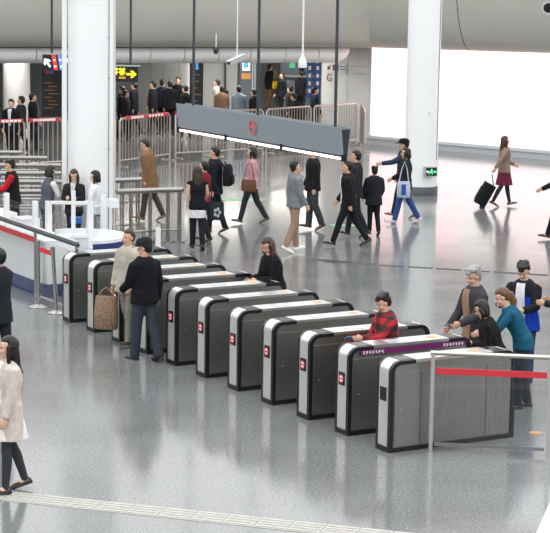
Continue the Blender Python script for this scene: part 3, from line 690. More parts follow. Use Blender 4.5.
for r0, r1, mt_, nm, y in ((.11, .155, mat('camera_grey'), 'rim', 0), (.0, .11, BLACKG, 'lens', .02)):
    q = ring_xz((0, 0), max(r0, .001), r1, y-.04, y, 24); q.build(nm, mt_, t)
# exit sign on the right column
c = Vector((cRp.x, cRp.y, 0)); e0 = D(423.5, 171.5, 48.2)
t = thing('exit_sign', 'small black exit sign with green running figure on the right column', 'sign', (e0.x, e0.y-.02, e0.z), 0)
MB().box((0, 0, -.12), (.34, .09, .12)).build('housing', mat('camera_grey'), t); MB().box((.06, -.01, -.1), (.33, 0, .1)).build('face', DK, t)
GRN = mat('lit_green', '#58d890', .5, emit=.8)
q = MB(); q.ell((.205, -.016, .055), (.018, .006, .018)); q.tube([(.2, -.016, .04), (.19, -.016, -.01)], .018, 6); q.tube([(.19, -.016, -.01), (.15, -.016, -.03), (.13, -.016, -.06)], .011, 6); q.tube([(.19, -.016, -.01), (.22, -.016, -.04), (.21, -.016, -.07)], .011, 6); q.tube([(.2, -.016, .03), (.16, -.016, .02)], .009, 6); q.tube([(.2, -.016, .03), (.235, -.016, .005)], .009, 6)
q.build('running_figure', GRN, t); arrow_mb(.27, 0, .1, 0, -.02, -.012).build('arrow', GRN, t); arrow_mb(.105, 0, .08, 180, -.02, -.012).build('arrow', LW, t)
# glowing panels added to brighten the back hall
FILLW = ('the crowd in black by the column', 'the ticket machine front', 'the hall behind the massive column', 'the hall behind the black totem', 'the shop front', 'the pale partition', 'the blue banners', 'the man in black suit with pale tie')
for k, (px, Y) in enumerate(((150, 63), (260, 64), (90, 72), (200, 72), (300, 72), (215, 66.5), (325, 68), (8, 60.3))):
    c = D(px, 60, Y); t = thing('ceiling_fill', 'added glowing ceiling panel above ' + FILLW[k], 'fill light', (c.x, Y, 3.14), 0, 'added fill panels of the back hall')
    MB().box((-1.0, -.6, -.04), (1.0, .6, 0)).build('fill_panel', mat('fill_glow', '#fff8ee', .5, emit=11.0), t); MB().box((-1.05, -.65, -.02), (1.05, .65, .005)).build('frame', WHITE, t)
    if k == 7: t.scale = (.7, .6, 1)

# ------------------------------------------------------------------ people
SKIN = [mat('skin_%d' % k, c, .55, noise=.05, scale=20) for k, c in enumerate(('#d9a98c', '#c89676', '#e2b79e'))]
HAIRM = {'black': mat('hair_black', '#17130f', .45, noise=.3, scale=60), 'brown': mat('hair_brown', '#3d2a1e', .45, noise=.3, scale=60),
         'lightbrown': mat('hair_chestnut', '#6a4a33', .45, noise=.3, scale=60), 'grey': mat('hair_grey', '#9b9a98', .55, noise=.25, scale=60)}
EYE = mat('eye_dark', '#1c1512', .2); LIP = mat('lip', '#a8564f', .5)
LOD = {'near': (.0085, .012, 14), 'mid': (.012, .016, 12), 'far': (.02, .024, 10)}
SHARED = {}
def remeshed(mb, name, mt, parent, vox, smooth=3):
    me = bpy.data.meshes.new(name); me.from_pydata([tuple(v) for v in mb.v], [], mb.f); me.update(); me.materials.append(mt)
    o = bpy.data.objects.new(name, me); COL.objects.link(o); o.parent = parent
    r = o.modifiers.new('fuse', 'REMESH'); r.mode = 'VOXEL'; r.voxel_size = vox; r.use_smooth_shade = True
    if smooth: s_ = o.modifiers.new('soften', 'SMOOTH'); s_.factor = .5; s_.iterations = smooth
    return o
def person(label, foot, h, rz, top, bottom, hair=('short', 'black'), shoes='#1a1a1c', legs=((10, 8, 0), (-8, 12, 0)), arms=((5, 8, 12, 0), (-5, 8, 12, 0)),
           lean=0, head=(0, 0), lod='mid', female=False, inner=None, skin=0, group=None, cap=None, hem=.86, sleeve=1.0, bulk=0.0, ground_z=0.0, collar=None, at=None, tie=None, sleeve_col=None, band=None):
    """legs: (thigh forward, knee bend, foot pitch) left, right; arms: (forward, out, elbow, inward) left, right; degrees"""
    loc = Vector(at) if at is not None else G(foot[0], foot[1], ground_z)
    t = thing('person', label, 'person', loc, R(rz), group)
    s = h/1.75; vb, vc, nn = LOD[lod]
    th = .44; sh = .43; hipw = .088; shw = .168 if female else .19
    piv = Vector((0, 0, .95))
    # legs
    J = []; low = 9
    for k, (a, kn, fp) in enumerate(legs):
        sx = -1 if k == 0 else 1
        hip = Vector((sx*hipw, 0, .93)); knee = hip+Vector((0, sin(R(a)), -cos(R(a))))*th
        ank = knee+Vector((sx*.005, sin(R(a-kn)), -cos(R(a-kn))))*sh
        cp, sp = cos(R(fp)), sin(R(fp))            # fp > 0: heel raised
        fd = Vector((sx*.12, cp, -sp)).normalized(); fdn = Vector((0, -sp, -cp))
        heel = ank+fdn*.075-fd*.06; toe = ank+fdn*.075+fd*.2
        low = min(low, heel.z, toe.z); J.append((hip, knee, ank, fd, fdn))
    dz = Vector((0, 0, -low))
    J = [(a+dz, b+dz, c+dz, f, n_) for a, b, c, f, n_ in J]; up = dz
    rot = Matrix.Rotation(R(-lean), 3, 'X')
    def T(p): p = Vector(p); return (rot @ (p-piv) + piv + up) if p.z > .95 else p + up
    chest = T((0, 0, 1.4))
    shl = []
    for k, (p_, ab, el, inw) in enumerate(arms):
        sx = -1 if k == 0 else 1; S = T((sx*shw, -.005, 1.40))
        du = Vector((sx*sin(R(ab)), cos(R(ab))*sin(R(p_)), -cos(R(ab))*cos(R(p_))))
        E_ = S+du*.285; q = p_+el
        df = Vector((-sx*sin(R(inw)), cos(R(inw))*sin(R(q)), -cos(R(inw))*cos(R(q)))); W_ = E_+df*.245
        shl.append((S, E_, W_, df, sx))
    hc = T((0, .012, 1.635)); nk = T((0, -.005, 1.47))
    hr = Matrix.Rotation(R(head[0]), 3, 'Z') @ Matrix.Rotation(R(-lean*.6-head[1]), 3, 'X')
    def HP(x, y, z): return hc + hr @ (Vector((x, y, z))*1.06)
    S_ = lambda mb: mb.map(lambda v: v*s)
    # ---- body, one fused surface
    b = MB()
    TR = [(.86, .15, .10), (.95, .155, .108), (1.05, .138, .10), (1.15, .135, .097), (1.28, .15, .105), (1.38, .155, .10), (1.44, .12, .08), (1.485, .06, .058)]
    def ring(z, wx, wy, yo=0): return [T((wx*cos(2*pi*k/16), yo+wy*sin(2*pi*k/16), z)) for k in range(16)]
    b.rings([ring(*r_) for r_ in TR])
    b.tube([nk-Vector((0, 0, .03)), nk.lerp(hc, .3), hc-hr @ Vector((0, .02, .05))], [.062, .054, .054], 12)
    b.ell(HP(0, -.012, .028), (.073, .092, .088), 16, 12, hr); b.ell(HP(0, .022, -.045), (.055, .062, .072), 14, 10, hr); b.ell(HP(0, .05, -.093), (.03, .028, .022), 10, 8, hr)
    b.ell(HP(0, .09, -.018), (.013, .02, .026), 8, 6, hr)
    for sx in (-1, 1): b.ell(HP(sx*.074, -.01, -.005), (.012, .022, .032), 8, 6, hr); b.ell(HP(sx*.038, .062, -.028), (.02, .018, .018), 8, 6, hr)
    for k, (hip, kn, ank, fd, fdn) in enumerate(J):
        b.tube([hip+Vector((0, 0, .04)), hip.lerp(kn, .3), kn, kn.lerp(ank, .3)-Vector((0, .012, 0)), ank], [.082, .078, .055, .054, .036], 12)
        b.tube([ank-fd*.03+fdn*.02, ank+fd*.05+fdn*.04, ank+fd*.15+fdn*.06], [.034, .035, .025], 8)
    hands = []
    for (S, E_, W_, df, sx) in shl:
        b.tube([S, S.lerp(E_, .4), E_, E_.lerp(W_, .3), W_], [.052, .047, .038, .038, .027], 10)
        side = df.cross(Vector((1, 0, 0))); side = side.normalized() if side.length > .1 else Vector((0, 1, 0))
        nrm = side.cross(df).normalized()*sx       # palm normal (towards the body)
        side = df.cross(nrm)*1.0
        fw = Vector((0, 1, 0)) if abs(df.y) < .8 else Vector((0, 0, 1)); side = (fw-df*fw.dot(df)).normalized(); nrm = Vector((-sx, 0, 0)); nrm = (nrm-df*nrm.dot(df)-side*nrm.dot(side)).normalized()
        pal = W_+df*.05
        vs = []
        for f_, wd_, tk in ((-.01, .028, .022), (.03, .038, .018), (.085, .042, .015)):
            c = W_+df*f_; vs.append([c+side*wd_*cos(2*pi*q/10)+nrm*tk*sin(2*pi*q/10) for q in range(10)])
        b.rings(vs)
        fr_ = .0095 if lod == 'near' else .0115
        if lod != 'far':
            for q, (o_, ln) in enumerate(((.033, .07), (.011, .08), (-.011, .075), (-.033, .058))):
                r0 = W_+df*.075+side*o_; r1 = r0+df*ln*.5+nrm*.006; r2 = r1+(df*.75+nrm*.6).normalized()*ln*.5; b.tube([r0, r1, r2], [fr_, fr_, fr_*.8], 7)
            r0 = W_+df*.02+side*.026; b.tube([r0, r0+df*.03+side*.022+nrm*.006, r0+df*.06+side*.026+nrm*.016], [fr_*1.15, fr_*1.1, fr_*.9], 7)
        else:
            b.ell(W_+df*.12+nrm*.012, (.03, .03, .05), 8, 6); r0 = W_+df*.03+side*.03; b.tube([r0, r0+df*.05+side*.02], [.014, .012], 6)
        hands.append(W_+df*.09+nrm*.01)
    bo_ = remeshed(S_(b), 'body', SKIN[skin], t, vb, 2)
    if lod != 'far':
        if 'eye' not in SHARED: SHARED['eye'] = MB().ell((0, 0, 0), (.013, .008, .008), 10, 6).build('eye', EYE); bpy.data.objects.remove(SHARED['eye']); SHARED['eye'] = bpy.data.meshes['eye']; SHARED['lips'] = bpy.data.meshes.new('lips'); q = MB().ell((0, 0, 0), (.022, .008, .008), 10, 6); SHARED['lips'].from_pydata([tuple(v) for v in q.v], [], q.f); SHARED['lips'].materials.append(LIP)
        for nm, x, y, z in (('eye', -.031, .072, .008), ('eye', .031, .072, .008), ('lips', 0, .078, -.062)):
            e = bpy.data.objects.new(nm, SHARED[nm]); COL.objects.link(e); e.parent = bo_; e.location = HP(x, y, z)*s; e.rotation_euler = hr.to_euler(); e.scale = (s, s, s)
    # ---- hair
    hm = HAIRM[hair[1]]; hb = MB()
    def hair_shell(rx, ry, rz_, front_el=.52, face=.70):
        n, m_ = 22, 16; vs = []; fs = []
        for i in range(m_+1):
            el = -pi/2+pi*i/m_
            for k in range(n):
                a = 2*pi*k/n; dx, dy, dz_ = cos(el)*cos(a), cos(el)*sin(a), sin(el)
                f_ = 1.0
                ss = lambda x: (lambda u: u*u*(3-2*u))(max(0, min(1, x)))
                fe = front_el+.12*abs(dx)                      # hairline dips towards the middle of the fringe
                face_w = ss((dy-.05)/.4)*ss((fe-dz_)/.30); low_w = ss((-.78-dz_)/.2)
                side_w = ss((-.05-dz_)/.3)*ss((dy+.45)/.4)
                f_ = (1-.05*max(0, dy))*(1-(1-face)*max(face_w, low_w*.9, side_w*.8))
                vs.append(HP(dx*rx*f_, -.02+dy*ry*f_, .035+dz_*rz_*f_*(1.45 if dz_ < 0 and dy < .1 else 1)))
        for i in range(m_):
            for k in range(n): fs.append((i*n+k, i*n+(k+1) % n, (i+1)*n+(k+1) % n, (i+1)*n+k))
        fs += [tuple(range(n-1, -1, -1)), tuple(range(m_*n, (m_+1)*n))]
        hb.add(vs, fs)
    big = .002 if lod != 'far' else .008
    hair_shell(.084+big, .106+big, .098+big)
    st = hair[0]
    if st in ('long', 'bob', 'wavy'):
        ln = {'long': .36, 'bob': .16, 'wavy': .34}[st]; wv = .018 if st == 'wavy' else 0
        rings = []
        for q in range(7):
            f_ = q/6; c = HP(0, -.045-.02*f_, .03) + Vector((0, -.02*f_-(lean*.001)*f_, -ln*f_)); c = c + Vector((0, -.015*sin(pi*f_), 0))
            wx = (.094 if f_ < .3 else .094+.012*(f_-.3))*(1-.25*f_**3)+wv*sin(q*2.2); wy = .075*(1-.35*f_)
            rings.append([c+Vector((wx*cos(2*pi*k/14), wy*sin(2*pi*k/14), 0)) for k in range(14)])
        hb.rings(rings)
        if st != 'bob' or True:
            for sx in (-1, 1): hb.tube([HP(sx*.078, .0, .03), HP(sx*.086, .0, -.06), HP(sx*.082, .005, -.06)+Vector((0, 0, -ln*.5))], [.03, .03, .018], 8)
    if st == 'wavy':
        for q in range(13):
            a = pi*(1.06+.88*q/12); p0 = HP(.085*cos(a), -.02+.09*sin(a), .03)
            hb.tube([p0+Vector((.02*sin(k*1.5+q*1.9)+.012*cos(a)*k*.3, .018*cos(k*1.4+q*2.3)-.006*k, -.052*k)) for k in range(8)], [.026, .03, .028, .03, .027, .026, .02, .008], 7)
    if st == 'pony':
        p0 = HP(0, -.12, .0); hb.tube([HP(0, -.09, .02), p0, p0+Vector((0, -.05, -.10)), p0+Vector((0, -.04, -.24)), p0+Vector((0, -.03, -.32))], [.035, .045, .05, .042, .015], 10)
    if st == 'bun': hb.ell(HP(0, -.12, .05), (.045, .045, .045), 10, 8)
    if st == 'full':
        for q in range(10):
            a = q*2*pi/10; hb.ell(HP(.055*cos(a), -.03+.065*sin(a), .105-.01*(q % 3)), (.04, .04, .035), 8, 6)
        hb.ell(HP(0, .062, .075), (.055, .026, .026), 8, 6)
    remeshed(S_(hb), 'hair', hm, t, .009 if lod != 'far' else .017, 2)
    if cap:
        q = MB(); n = 20
        rr_ = [[HP((.096+g_)*f_*cos(2*pi*k/n), -.015+(.115+g_)*f_*sin(2*pi*k/n), z) for k in range(n)] for f_, z, g_ in ((1, .045, .0), (1.02, .08, .0), (.9, .12, 0), (.6, .145, 0), (.1, .155, 0))]
        q.rings(rr_); S_(q); co = q.build('cap', cloth(cap), t, smooth=True)
        q = MB().prism([(.075*cos(R(a)), .085+.085*sin(R(a))) for a in range(-10, 191, 20)], .048, .058); q.map(lambda v: HP(v.x, v.y, v.z-max(0, v.y-.09)*.2)); S_(q); q.build('peak', cloth(cap), co)
    # ---- top garment
    if top:
        g = .022+bulk
        TJ = [(1.05, .15, .11), (1.15, .152, .108), (1.28, .168, .118), (1.37, .172, .112), (1.43, .16, .10), (1.47, .118, .084), (1.50, .078, .07), (1.515, .066, .066)]
        if female: TJ = [(1.05, .138, .102), (1.15, .136, .1), (1.26, .152, .124), (1.34, .156, .115), (1.41, .145, .094), (1.455, .10, .077), (1.485, .068, .064), (1.497, .06, .06)]
        lo = []; z = hem; flare = max(0, .95-hem)*.10
        zs = [hem] + [q for q in (.5, .6, .7, .8, .88, .95, 1.0) if q > hem+.03]
        for z in zs:
            w_ = .172+flare*(.95-z)/max(.01, .95-hem) if z < .95 else .168
            lo.append((z, w_-.005*female, .122+flare*.6*(.95-z)/max(.01, .95-hem) if z < .95 else .118))
        q = MB(); q.rings([ring(z, wx+g, wy+g, .0) for z, wx, wy in lo+TJ])
        for (S, E_, W_, df, sx) in shl:
            if sleeve <= 0: q.ell(S, (.065+g*.5, .06+g*.5, .05), 10, 8); continue
            e = bulk*.6
            if sleeve >= 1: q.tube([S-Vector((sx*.03, 0, -.01)), S, S.lerp(E_, .35), E_, E_.lerp(W_, .35), W_+df*.01], [.058+e, .066+e, .064+e, .056+e, .052+e, .043+e], 12)
            else: q.tube([S-Vector((sx*.03, 0, -.01)), S, S.lerp(E_, .4), S.lerp(E_, .75)], [.062+e, .07+e, .062+e, .06+e], 12)
            if sleeve_col:
                sl_ = MB(); n_ = 6*12; nf = 5*12+2; sl_.v = q.v[-n_:]; base_ = len(q.v)-n_; sl_.f = [tuple(i-base_ for i in f) for f in q.f[-nf:]]
                q.v = q.v[:-n_]; q.f = q.f[:-nf]; remeshed(S_(sl_), 'sleeve', cloth(sleeve_col), t, vc, 3)
        if band:
            bq = MB(); pr = sorted(lo+TJ); bz = [band[1]+(band[2]-band[1])*k/6 for k in range(7)]
            def at2(z):
                for (z0, a0, b0), (z1, a1, b1) in zip(pr, pr[1:]):
                    if z0 <= z <= z1: f_ = (z-z0)/(z1-z0); return a0+(a1-a0)*f_+g, b0+(b1-b0)*f_+g
                return pr[0][1]+g, pr[0][2]+g
            bq.rings([ring(z, at2(z)[0]+.007, at2(z)[1]+.007) for z in bz]); S_(bq); bq.build('colour_panel', cloth(band[0]), t, smooth=True)
        tp_ = remeshed(S_(q), 'top', cloth(top), t, vc, 4)
        if top == '#7c2026': tp_.data.materials.clear(); tp_.data.materials.append(PLAID)
        if collar:
            q = MB(); q.tube([T((.062*cos(2*pi*k/16), .062*sin(2*pi*k/16)+.005, 1.488+.012*cos(2*pi*k/16+pi/2))) for k in range(17)], .02, 8); S_(q); q.build('collar', cloth(collar), tp_, smooth=True)
        if inner:
            q = MB(); vs = []; fs = []; pr = sorted(lo+TJ); N = 7; zt, wt, wb, zb = 1.49, .062, inner[1], max(hem+.02, inner[2])
            rows = [zb+(zt-zb)*k/12 for k in range(13)]
            def at_z(z):
                for (z0, a0, b0), (z1, a1, b1) in zip(pr, pr[1:]):
                    if z0 <= z <= z1: f_ = (z-z0)/(z1-z0); return a0+(a1-a0)*f_+g, b0+(b1-b0)*f_+g
                return pr[-1][1]+g, pr[-1][2]+g
            for off in (.010, -.01):
                for z in rows:
                    wx, wy = at_z(z); hw = wb+(wt-wb)*((z-zb)/(zt-zb))**3
                    for k in range(N):
                        x = hw*(k/(N-1)*2-1); vs.append(T((x, wy*sqrt(max(.05, 1-(x/wx)**2))+off+(.008 if band and z < band[2]+.03 else 0), z)))
            R_ = len(rows)
            for i in range(R_-1):
                for k in range(N-1):
                    a = i*N+k; fs.append((a, a+1, a+N+1, a+N)); c_ = a+R_*N; fs.append((c_, c_+N, c_+N+1, c_+1))
            for i in range(R_-1):
                for k in (0, N-1): a = i*N+k; fs.append((a, a+N, a+N+R_*N, a+R_*N))
            for k in range(N-1): fs.append((k, k+R_*N, k+1+R_*N, k+1)); a = (R_-1)*N+k; fs.append((a, a+1, a+1+R_*N, a+R_*N))
            q.add(vs, fs); S_(q); q.build('shirt_front', cloth(inner[0]), t, smooth=True)
        if tie:
            q = MB(); q.add([T((x, y, z)) for z in (1.47, 1.1) for x, y in ((-.022, .155), (.022, .155), (.022, .172), (-.022, .172))], [(0,1,2,3),(7,6,5,4),(0,4,5,1),(1,5,6,2),(2,6,7,3),(3,7,4,0)]); S_(q); q.build('tie', cloth(tie), t)
    # ---- lower garment
    kind, bcol = bottom[0], bottom[1]
    q = MB()
    if kind == 'trousers':
        q.rings([[p+up for p in [Vector((wx*cos(2*pi*k/16), wy*sin(2*pi*k/16), z)) for k in range(16)]] for z, wx, wy in ((.83, .13, .09), (.88, .172, .125), (.93, .172, .126), (.955, .16, .115))])
        lw = bottom[2] if len(bottom) > 2 else 0
        for hip, kn, ank, fd, fdn in J: q.tube([hip+Vector((0, 0, .02)), hip.lerp(kn, .35), kn, kn.lerp(ank, .4)-Vector((0, .006, 0)), ank+fdn*.03], [.1+lw*.3, .094+lw*.4, .074+lw, .068+lw, .06+lw], 12)
        remeshed(S_(q), 'trousers', cloth(bcol), t, vc, 3)
    else:
        hz = bottom[2]; fl = bottom[3] if len(bottom) > 3 else .06
        kc = (J[0][1]+J[1][1])/2; sp = abs(J[0][1].y-J[1][1].y)*.5; rings = []
        for k in range(7):
            f_ = k/6; z = 1.0+(hz-1.0)*f_; c = Vector((0, kc.y*f_*.7, z))
            rings.append([c+up+Vector(((.168+fl*f_)*cos(2*pi*j/20)*(1+.03*f_*cos(6*pi*j/10)), (.122+fl*f_+sp*f_*.8)*sin(2*pi*j/20), 0)) for j in range(20)])
        q.rings(rings); remeshed(S_(q), 'skirt', cloth(bcol), t, vc, 2)
        if bottom[4]:
            q = MB()
            for hip, kn, ank, fd, fdn in J: q.tube([hip, hip.lerp(kn, .3), kn, kn.lerp(ank, .3)-Vector((0, .012, 0)), ank+fdn*.03], [.088, .083, .06, .06, .042], 12)
            remeshed(S_(q), 'tights', cloth(bottom[4]), t, vc, 2)
    for hip, kn, ank, fd, fdn in J:
        sd_ = fd.cross(fdn).normalized(); rings = []
        for f_, wd_, ht in ((-.075, .018, .03), (-.06, .034, .065), (-.01, .038, .085), (.06, .042, .07), (.13, .046, .05), (.18, .038, .04), (.205, .015, .025)):
            c = ank+fdn*.078+fd*f_
            rings.append([c+sd_*wd_*cos(a)-fdn*(max(0, sin(a))*ht+min(0, sin(a))*.002) for a in [2*pi*k/12 for k in range(12)]])
        q = MB().rings(rings); S_(q); q.build('shoe', mat('shoe_'+shoes.strip('#'), shoes, .4), t, smooth=True)
    Rz = Matrix.Rotation(R(rz), 3, 'Z')
    W = lambda p: loc + Rz @ (Vector(p)*s)
    return dict(root=t, s=s, loc=loc, W=W, hands=[W(p) for p in hands], T=lambda p: W(T(p)), rz=rz, shoulders=[W(a[0]) for a in shl])
def plaid_mat():
    M = bpy.data.materials.new('plaid_wool'); M.use_nodes = True; nt = M.node_tree; b = nt.nodes['Principled BSDF']; N = nt.nodes.new
    tc = N('ShaderNodeTexCoord'); sx = N('ShaderNodeSeparateXYZ'); nt.links.new(tc.outputs['Object'], sx.inputs[0]); outs = []
    for ax, fq in (('X', 6.5), ('Z', 6.5)):
        m1 = N('ShaderNodeMath'); m1.operation = 'MULTIPLY'; m1.inputs[1].default_value = fq; nt.links.new(sx.outputs[ax], m1.inputs[0])
        m2 = N('ShaderNodeMath'); m2.operation = 'FRACT'; nt.links.new(m1.outputs[0], m2.inputs[0])
        m3 = N('ShaderNodeMath'); m3.operation = 'GREATER_THAN'; m3.inputs[1].default_value = .5; nt.links.new(m2.outputs[0], m3.inputs[0]); outs.append(m3)
    ad = N('ShaderNodeMath'); nt.links.new(outs[0].outputs[0], ad.inputs[0]); nt.links.new(outs[1].outputs[0], ad.inputs[1])
    hf = N('ShaderNodeMath'); hf.operation = 'MULTIPLY'; hf.inputs[1].default_value = .5; nt.links.new(ad.outputs[0], hf.inputs[0])
    ra_ = N('ShaderNodeValToRGB'); ra_.color_ramp.interpolation = 'CONSTANT'; e = ra_.color_ramp.elements
    e[0].position = 0; e[0].color = lin('#b8262f'); e[1].position = .4; e[1].color = lin('#6a2028'); e2 = e.new(.8); e2.color = lin('#241f22')
    nt.links.new(hf.outputs[0], ra_.inputs[0]); nt.links.new(ra_.outputs[0], b.inputs['Base Color']); b.inputs['Roughness'].default_value = .9
    return M
PLAID = plaid_mat()
# ---- carried things
def bag(name, label, P, c, size, col, strap=True, rz=None, strap_to=None, mt=None):
    t = thing(name, label, 'bag', c, R(P['rz'] if rz is None else rz)); w_, d_, h_ = size; m_ = mt or cloth(col, .1)
    q = MB(); n = 20
    q.rings([[Vector((w_/2*f_*(abs(cos(a))**.6)*(1 if cos(a) > 0 else -1), d_/2*g_*(abs(sin(a))**.7)*(1 if sin(a) > 0 else -1), z)) for a in [2*pi*k/n for k in range(n)]]
             for z, f_, g_ in ((-h_, .86, .8), (-h_*.96, .97, 1), (-h_*.5, 1, 1.05), (-h_*.1, .93, .7), (0, .9, .45))])
    q.build('pouch', m_, t, smooth=True)
    if strap:
        e = Vector(strap_to)-Vector(c) if strap_to is not None else Vector((0, 0, .25)); e = Matrix.Rotation(-R(P['rz'] if rz is None else rz), 3, 'Z') @ e
        MB().tube([(-w_*.36, 0, -.03), (-w_*.2+e.x*.5, e.y*.5, e.z*.6), e, (w_*.2+e.x*.5, e.y*.5, e.z*.6), (w_*.36, 0, -.03)], .012, 6).build('strap', m_, t, smooth=True)
    return t
def backpack(label, P, col):
    c = P['T']((0, -.285, 1.2)); t = thing('backpack', label, 'bag', c, R(P['rz'])); m_ = cloth(col, .1)
    q = MB(); q.rings([[Vector((.16*f_*(abs(cos(a))**.5)*(1 if cos(a) > 0 else -1), .085*g_*(abs(sin(a))**.6)*(1 if sin(a) > 0 else -1), z)) for a in [2*pi*k/20 for k in range(20)]] for z, f_, g_ in ((-.24, .85, .8), (-.22, .98, 1), (0, 1, 1.1), (.16, .9, .9), (.22, .6, .5))])
    q.build('pack', m_, t, smooth=True); MB().box((-.11, -.125, -.2), (.11, -.08, -.02), .03).build('front_pocket', m_, t)
    for sx in (-1, 1): MB().tube([(sx*.09, .06, .16), (sx*.10, .085, .21), (sx*.11, .10, .25)], .018, 6).build('strap', m_, t, smooth=True)
def walk(a=24, phase=1):
    a *= .78; f_, r_ = (a, 5, -9), (-a*.8, 16, 26)
    return (f_, r_) if phase == 1 else (r_, f_)
swing = lambda a, ph=1: ((-a, 6, 14, 0), (a, 6, 22, 4)) if ph == 1 else ((a, 6, 22, 4), (-a, 6, 14, 0))
CARD = mat('card_blue', '#5b86c8', .4)
def held_card(P, hand, label):
    o = MB().box((-.043, -.004, -.03), (.043, .004, .03)).build('card', CARD); o.location = P['hands'][hand]+Vector((-.10, -.055, .02)); o.rotation_euler = (R(60), 0, R(30)); tag(o, label, 'card')

def under(px, py, h, lean, rz):             # standing spot whose leaning head top shows at that pixel
    s = h/1.75; z = (.95+.79*cos(R(lean)))*s; p = G(px, py, z); f_ = .72*sin(R(lean))*s
    return Vector((p.x+sin(R(rz))*f_, p.y-cos(R(rz))*f_, 0))
# near people
P = person('woman in cream cardigan and black tights striding at the lower left edge', (9, 492), 1.66, 118, '#cfc3ba', ('skirt', '#ece6df', .60, .05, '#3a3c40'), ('long', 'black'), '#202022',
           ((8, 6, 0), (-9, 12, 14)), ((8, 6, 10, 0), (-4, 8, 12, 0)), lod='near', female=True, inner=('#f2efec', .085, .62), hem=.60, bulk=.01, skin=2, head=(-8, 0))
P = person('man in dark jacket cut off by the left picture edge', (-1, 379), 1.74, 60, '#23262c', ('trousers', '#2a2c31'), ('short', 'black'), legs=walk(14), arms=swing(10), lod='near', hem=.74, bulk=.02)
P = person('man in black jacket and dark cap standing before the fare gates', (144, 360), 1.73, 40, '#15171b', ('trousers', '#3a404a', .012), ('short', 'black'), '#17181a', ((10, 6, 0), (-12, 10, 6)), ((16, 8, 45, 10), (-4, 10, 12, 0)),
           lod='near', cap='#26282b', bulk=.022, hem=.84, collar='#7c2028', head=(35, 12))
P = person('person in pale beige top carrying a woven bag beside the man in cap', (128, 346), 1.68, 140, '#b8b2a6', ('trousers', '#8c867b'), ('short', 'brown'), '#4a4038', walk(10), ((10, 8, 20, 0), (4, 8, 14, 0)), lod='near', hem=.8, bulk=.012)
c = P['hands'][1]+P['T']((.14, 0, 1.2))-P['T']((0, 0, 1.2)); bag('shopping_bag', 'brown woven bag held low before the third fare gate', P, c+Vector((0, 0, -.10)), (.36, .16, .5), '#8d7763', strap_to=c+Vector((0, 0, .03)), rz=170, mt=mat('woven_straw', '#947c66', .9, noise=.4, scale=45, bump=.5))
P = person('woman with wavy brown hair in black jacket leaning into the gate aisle', None, 1.66, 119, '#14161a', ('trousers', '#1c1d21'), ('wavy', 'brown'), '#151517', ((6, 8, 0), (-6, 8, 0)), ((14, 3, 72, 14), (14, 3, 66, 14)), lean=13, head=(10, 24), lod='near', female=True, hem=.8, bulk=.02, at=gate_pt(3, 1.95, .04))
P = person('person in red and black plaid coat holding a card over a gate', None, 1.58, 112, '#7c2026', ('trousers', '#3b3133'), ('full', 'black'), '#201c1c', ((5, 8, 0), (-5, 8, 0)), ((42, 6, 48, 6), (20, 8, 40, 6)), lean=8, head=(0, 22), lod='near', hem=.76, bulk=.022, at=gate_pt(8, .97), collar='#9a9592')
held_card(P, 0, 'small blue card held by the person in plaid')
P7 = person('grey haired man in charcoal blazer and tan sweater behind the gates', None, 1.74, 118, '#3f4044', ('trousers', '#35363a'), ('full', 'grey'), '#1d1d1f', ((5, 6, 0), (-5, 8, 0)), ((28, 10, 42, 4), (16, 10, 24, 0)), lean=5, head=(6, 16), lod='near', inner=('#9b7d66', .085, .8), hem=.72, bulk=.018, at=under(474, 270, 1.74, 5, 118), collar='#e0dcd6')
held_card(P7, 0, 'small pale card in the hand of the grey haired man')
P8 = person('dark haired person in black jacket bending in front of the grey haired man', None, 1.52, 80, '#1a191c', ('trousers', '#232327'), ('bob', 'black'), '#18181a', ((8, 14, 0), (0, 14, 0)), ((-6, 5, 92, 30), (-6, 5, 86, 30)), lean=20, head=(0, 20), lod='near', female=True, hem=.78, bulk=.018, at=under(481, 300, 1.56, 20, 80))
bag('handbag', 'black shoulder bag hanging by the bending person in black', P8, P8['T']((-.42, -.02, 1.0)), (.3, .12, .22), '#222022', strap_to=P8['T']((-.30, -.02, 1.5)), rz=170)
P9 = person('woman in teal top with chestnut ponytail leaning over the nearest gate', None, 1.62, 88, '#1d5a72', ('trousers', '#2b2f3a'), ('pony', 'lightbrown'), '#1a1a1c', ((10, 12, 0), (0, 12, 0)), ((40, 12, 35, 6), (30, 12, 40, 6)), lean=27, head=(0, 12), lod='near', female=True, hem=.84, at=under(502, 291, 1.62, 27, 88), bulk=.004, skin=2)
P10 = person('young man in blue and black jacket and jeans looking down', (522, 385), 1.69, 150, '#1f2127', ('trousers', '#39486a', .012), ('full', 'black'), '#23242a', ((4, 6, 0), (-6, 8, 0)), ((30, 10, 55, 20), (34, 12, 62, 10)), lean=6, head=(0, 34), lod='near', inner=('#e4e6ea', .07, .82), hem=.78, bulk=.018, skin=2, band=('#1c49c0', .80, 1.30))
P = person('person in dark sleeve at the right edge facing the blue jacketed man', (578, 392), 1.7, 70, '#26272c', ('trousers', '#2b2d33'), ('short', 'black'), legs=((4, 6, 0), (-6, 8, 0)), arms=((52, 6, 40, 4), (48, 6, 42, 4)), lod='near', hem=.82, bulk=.012)
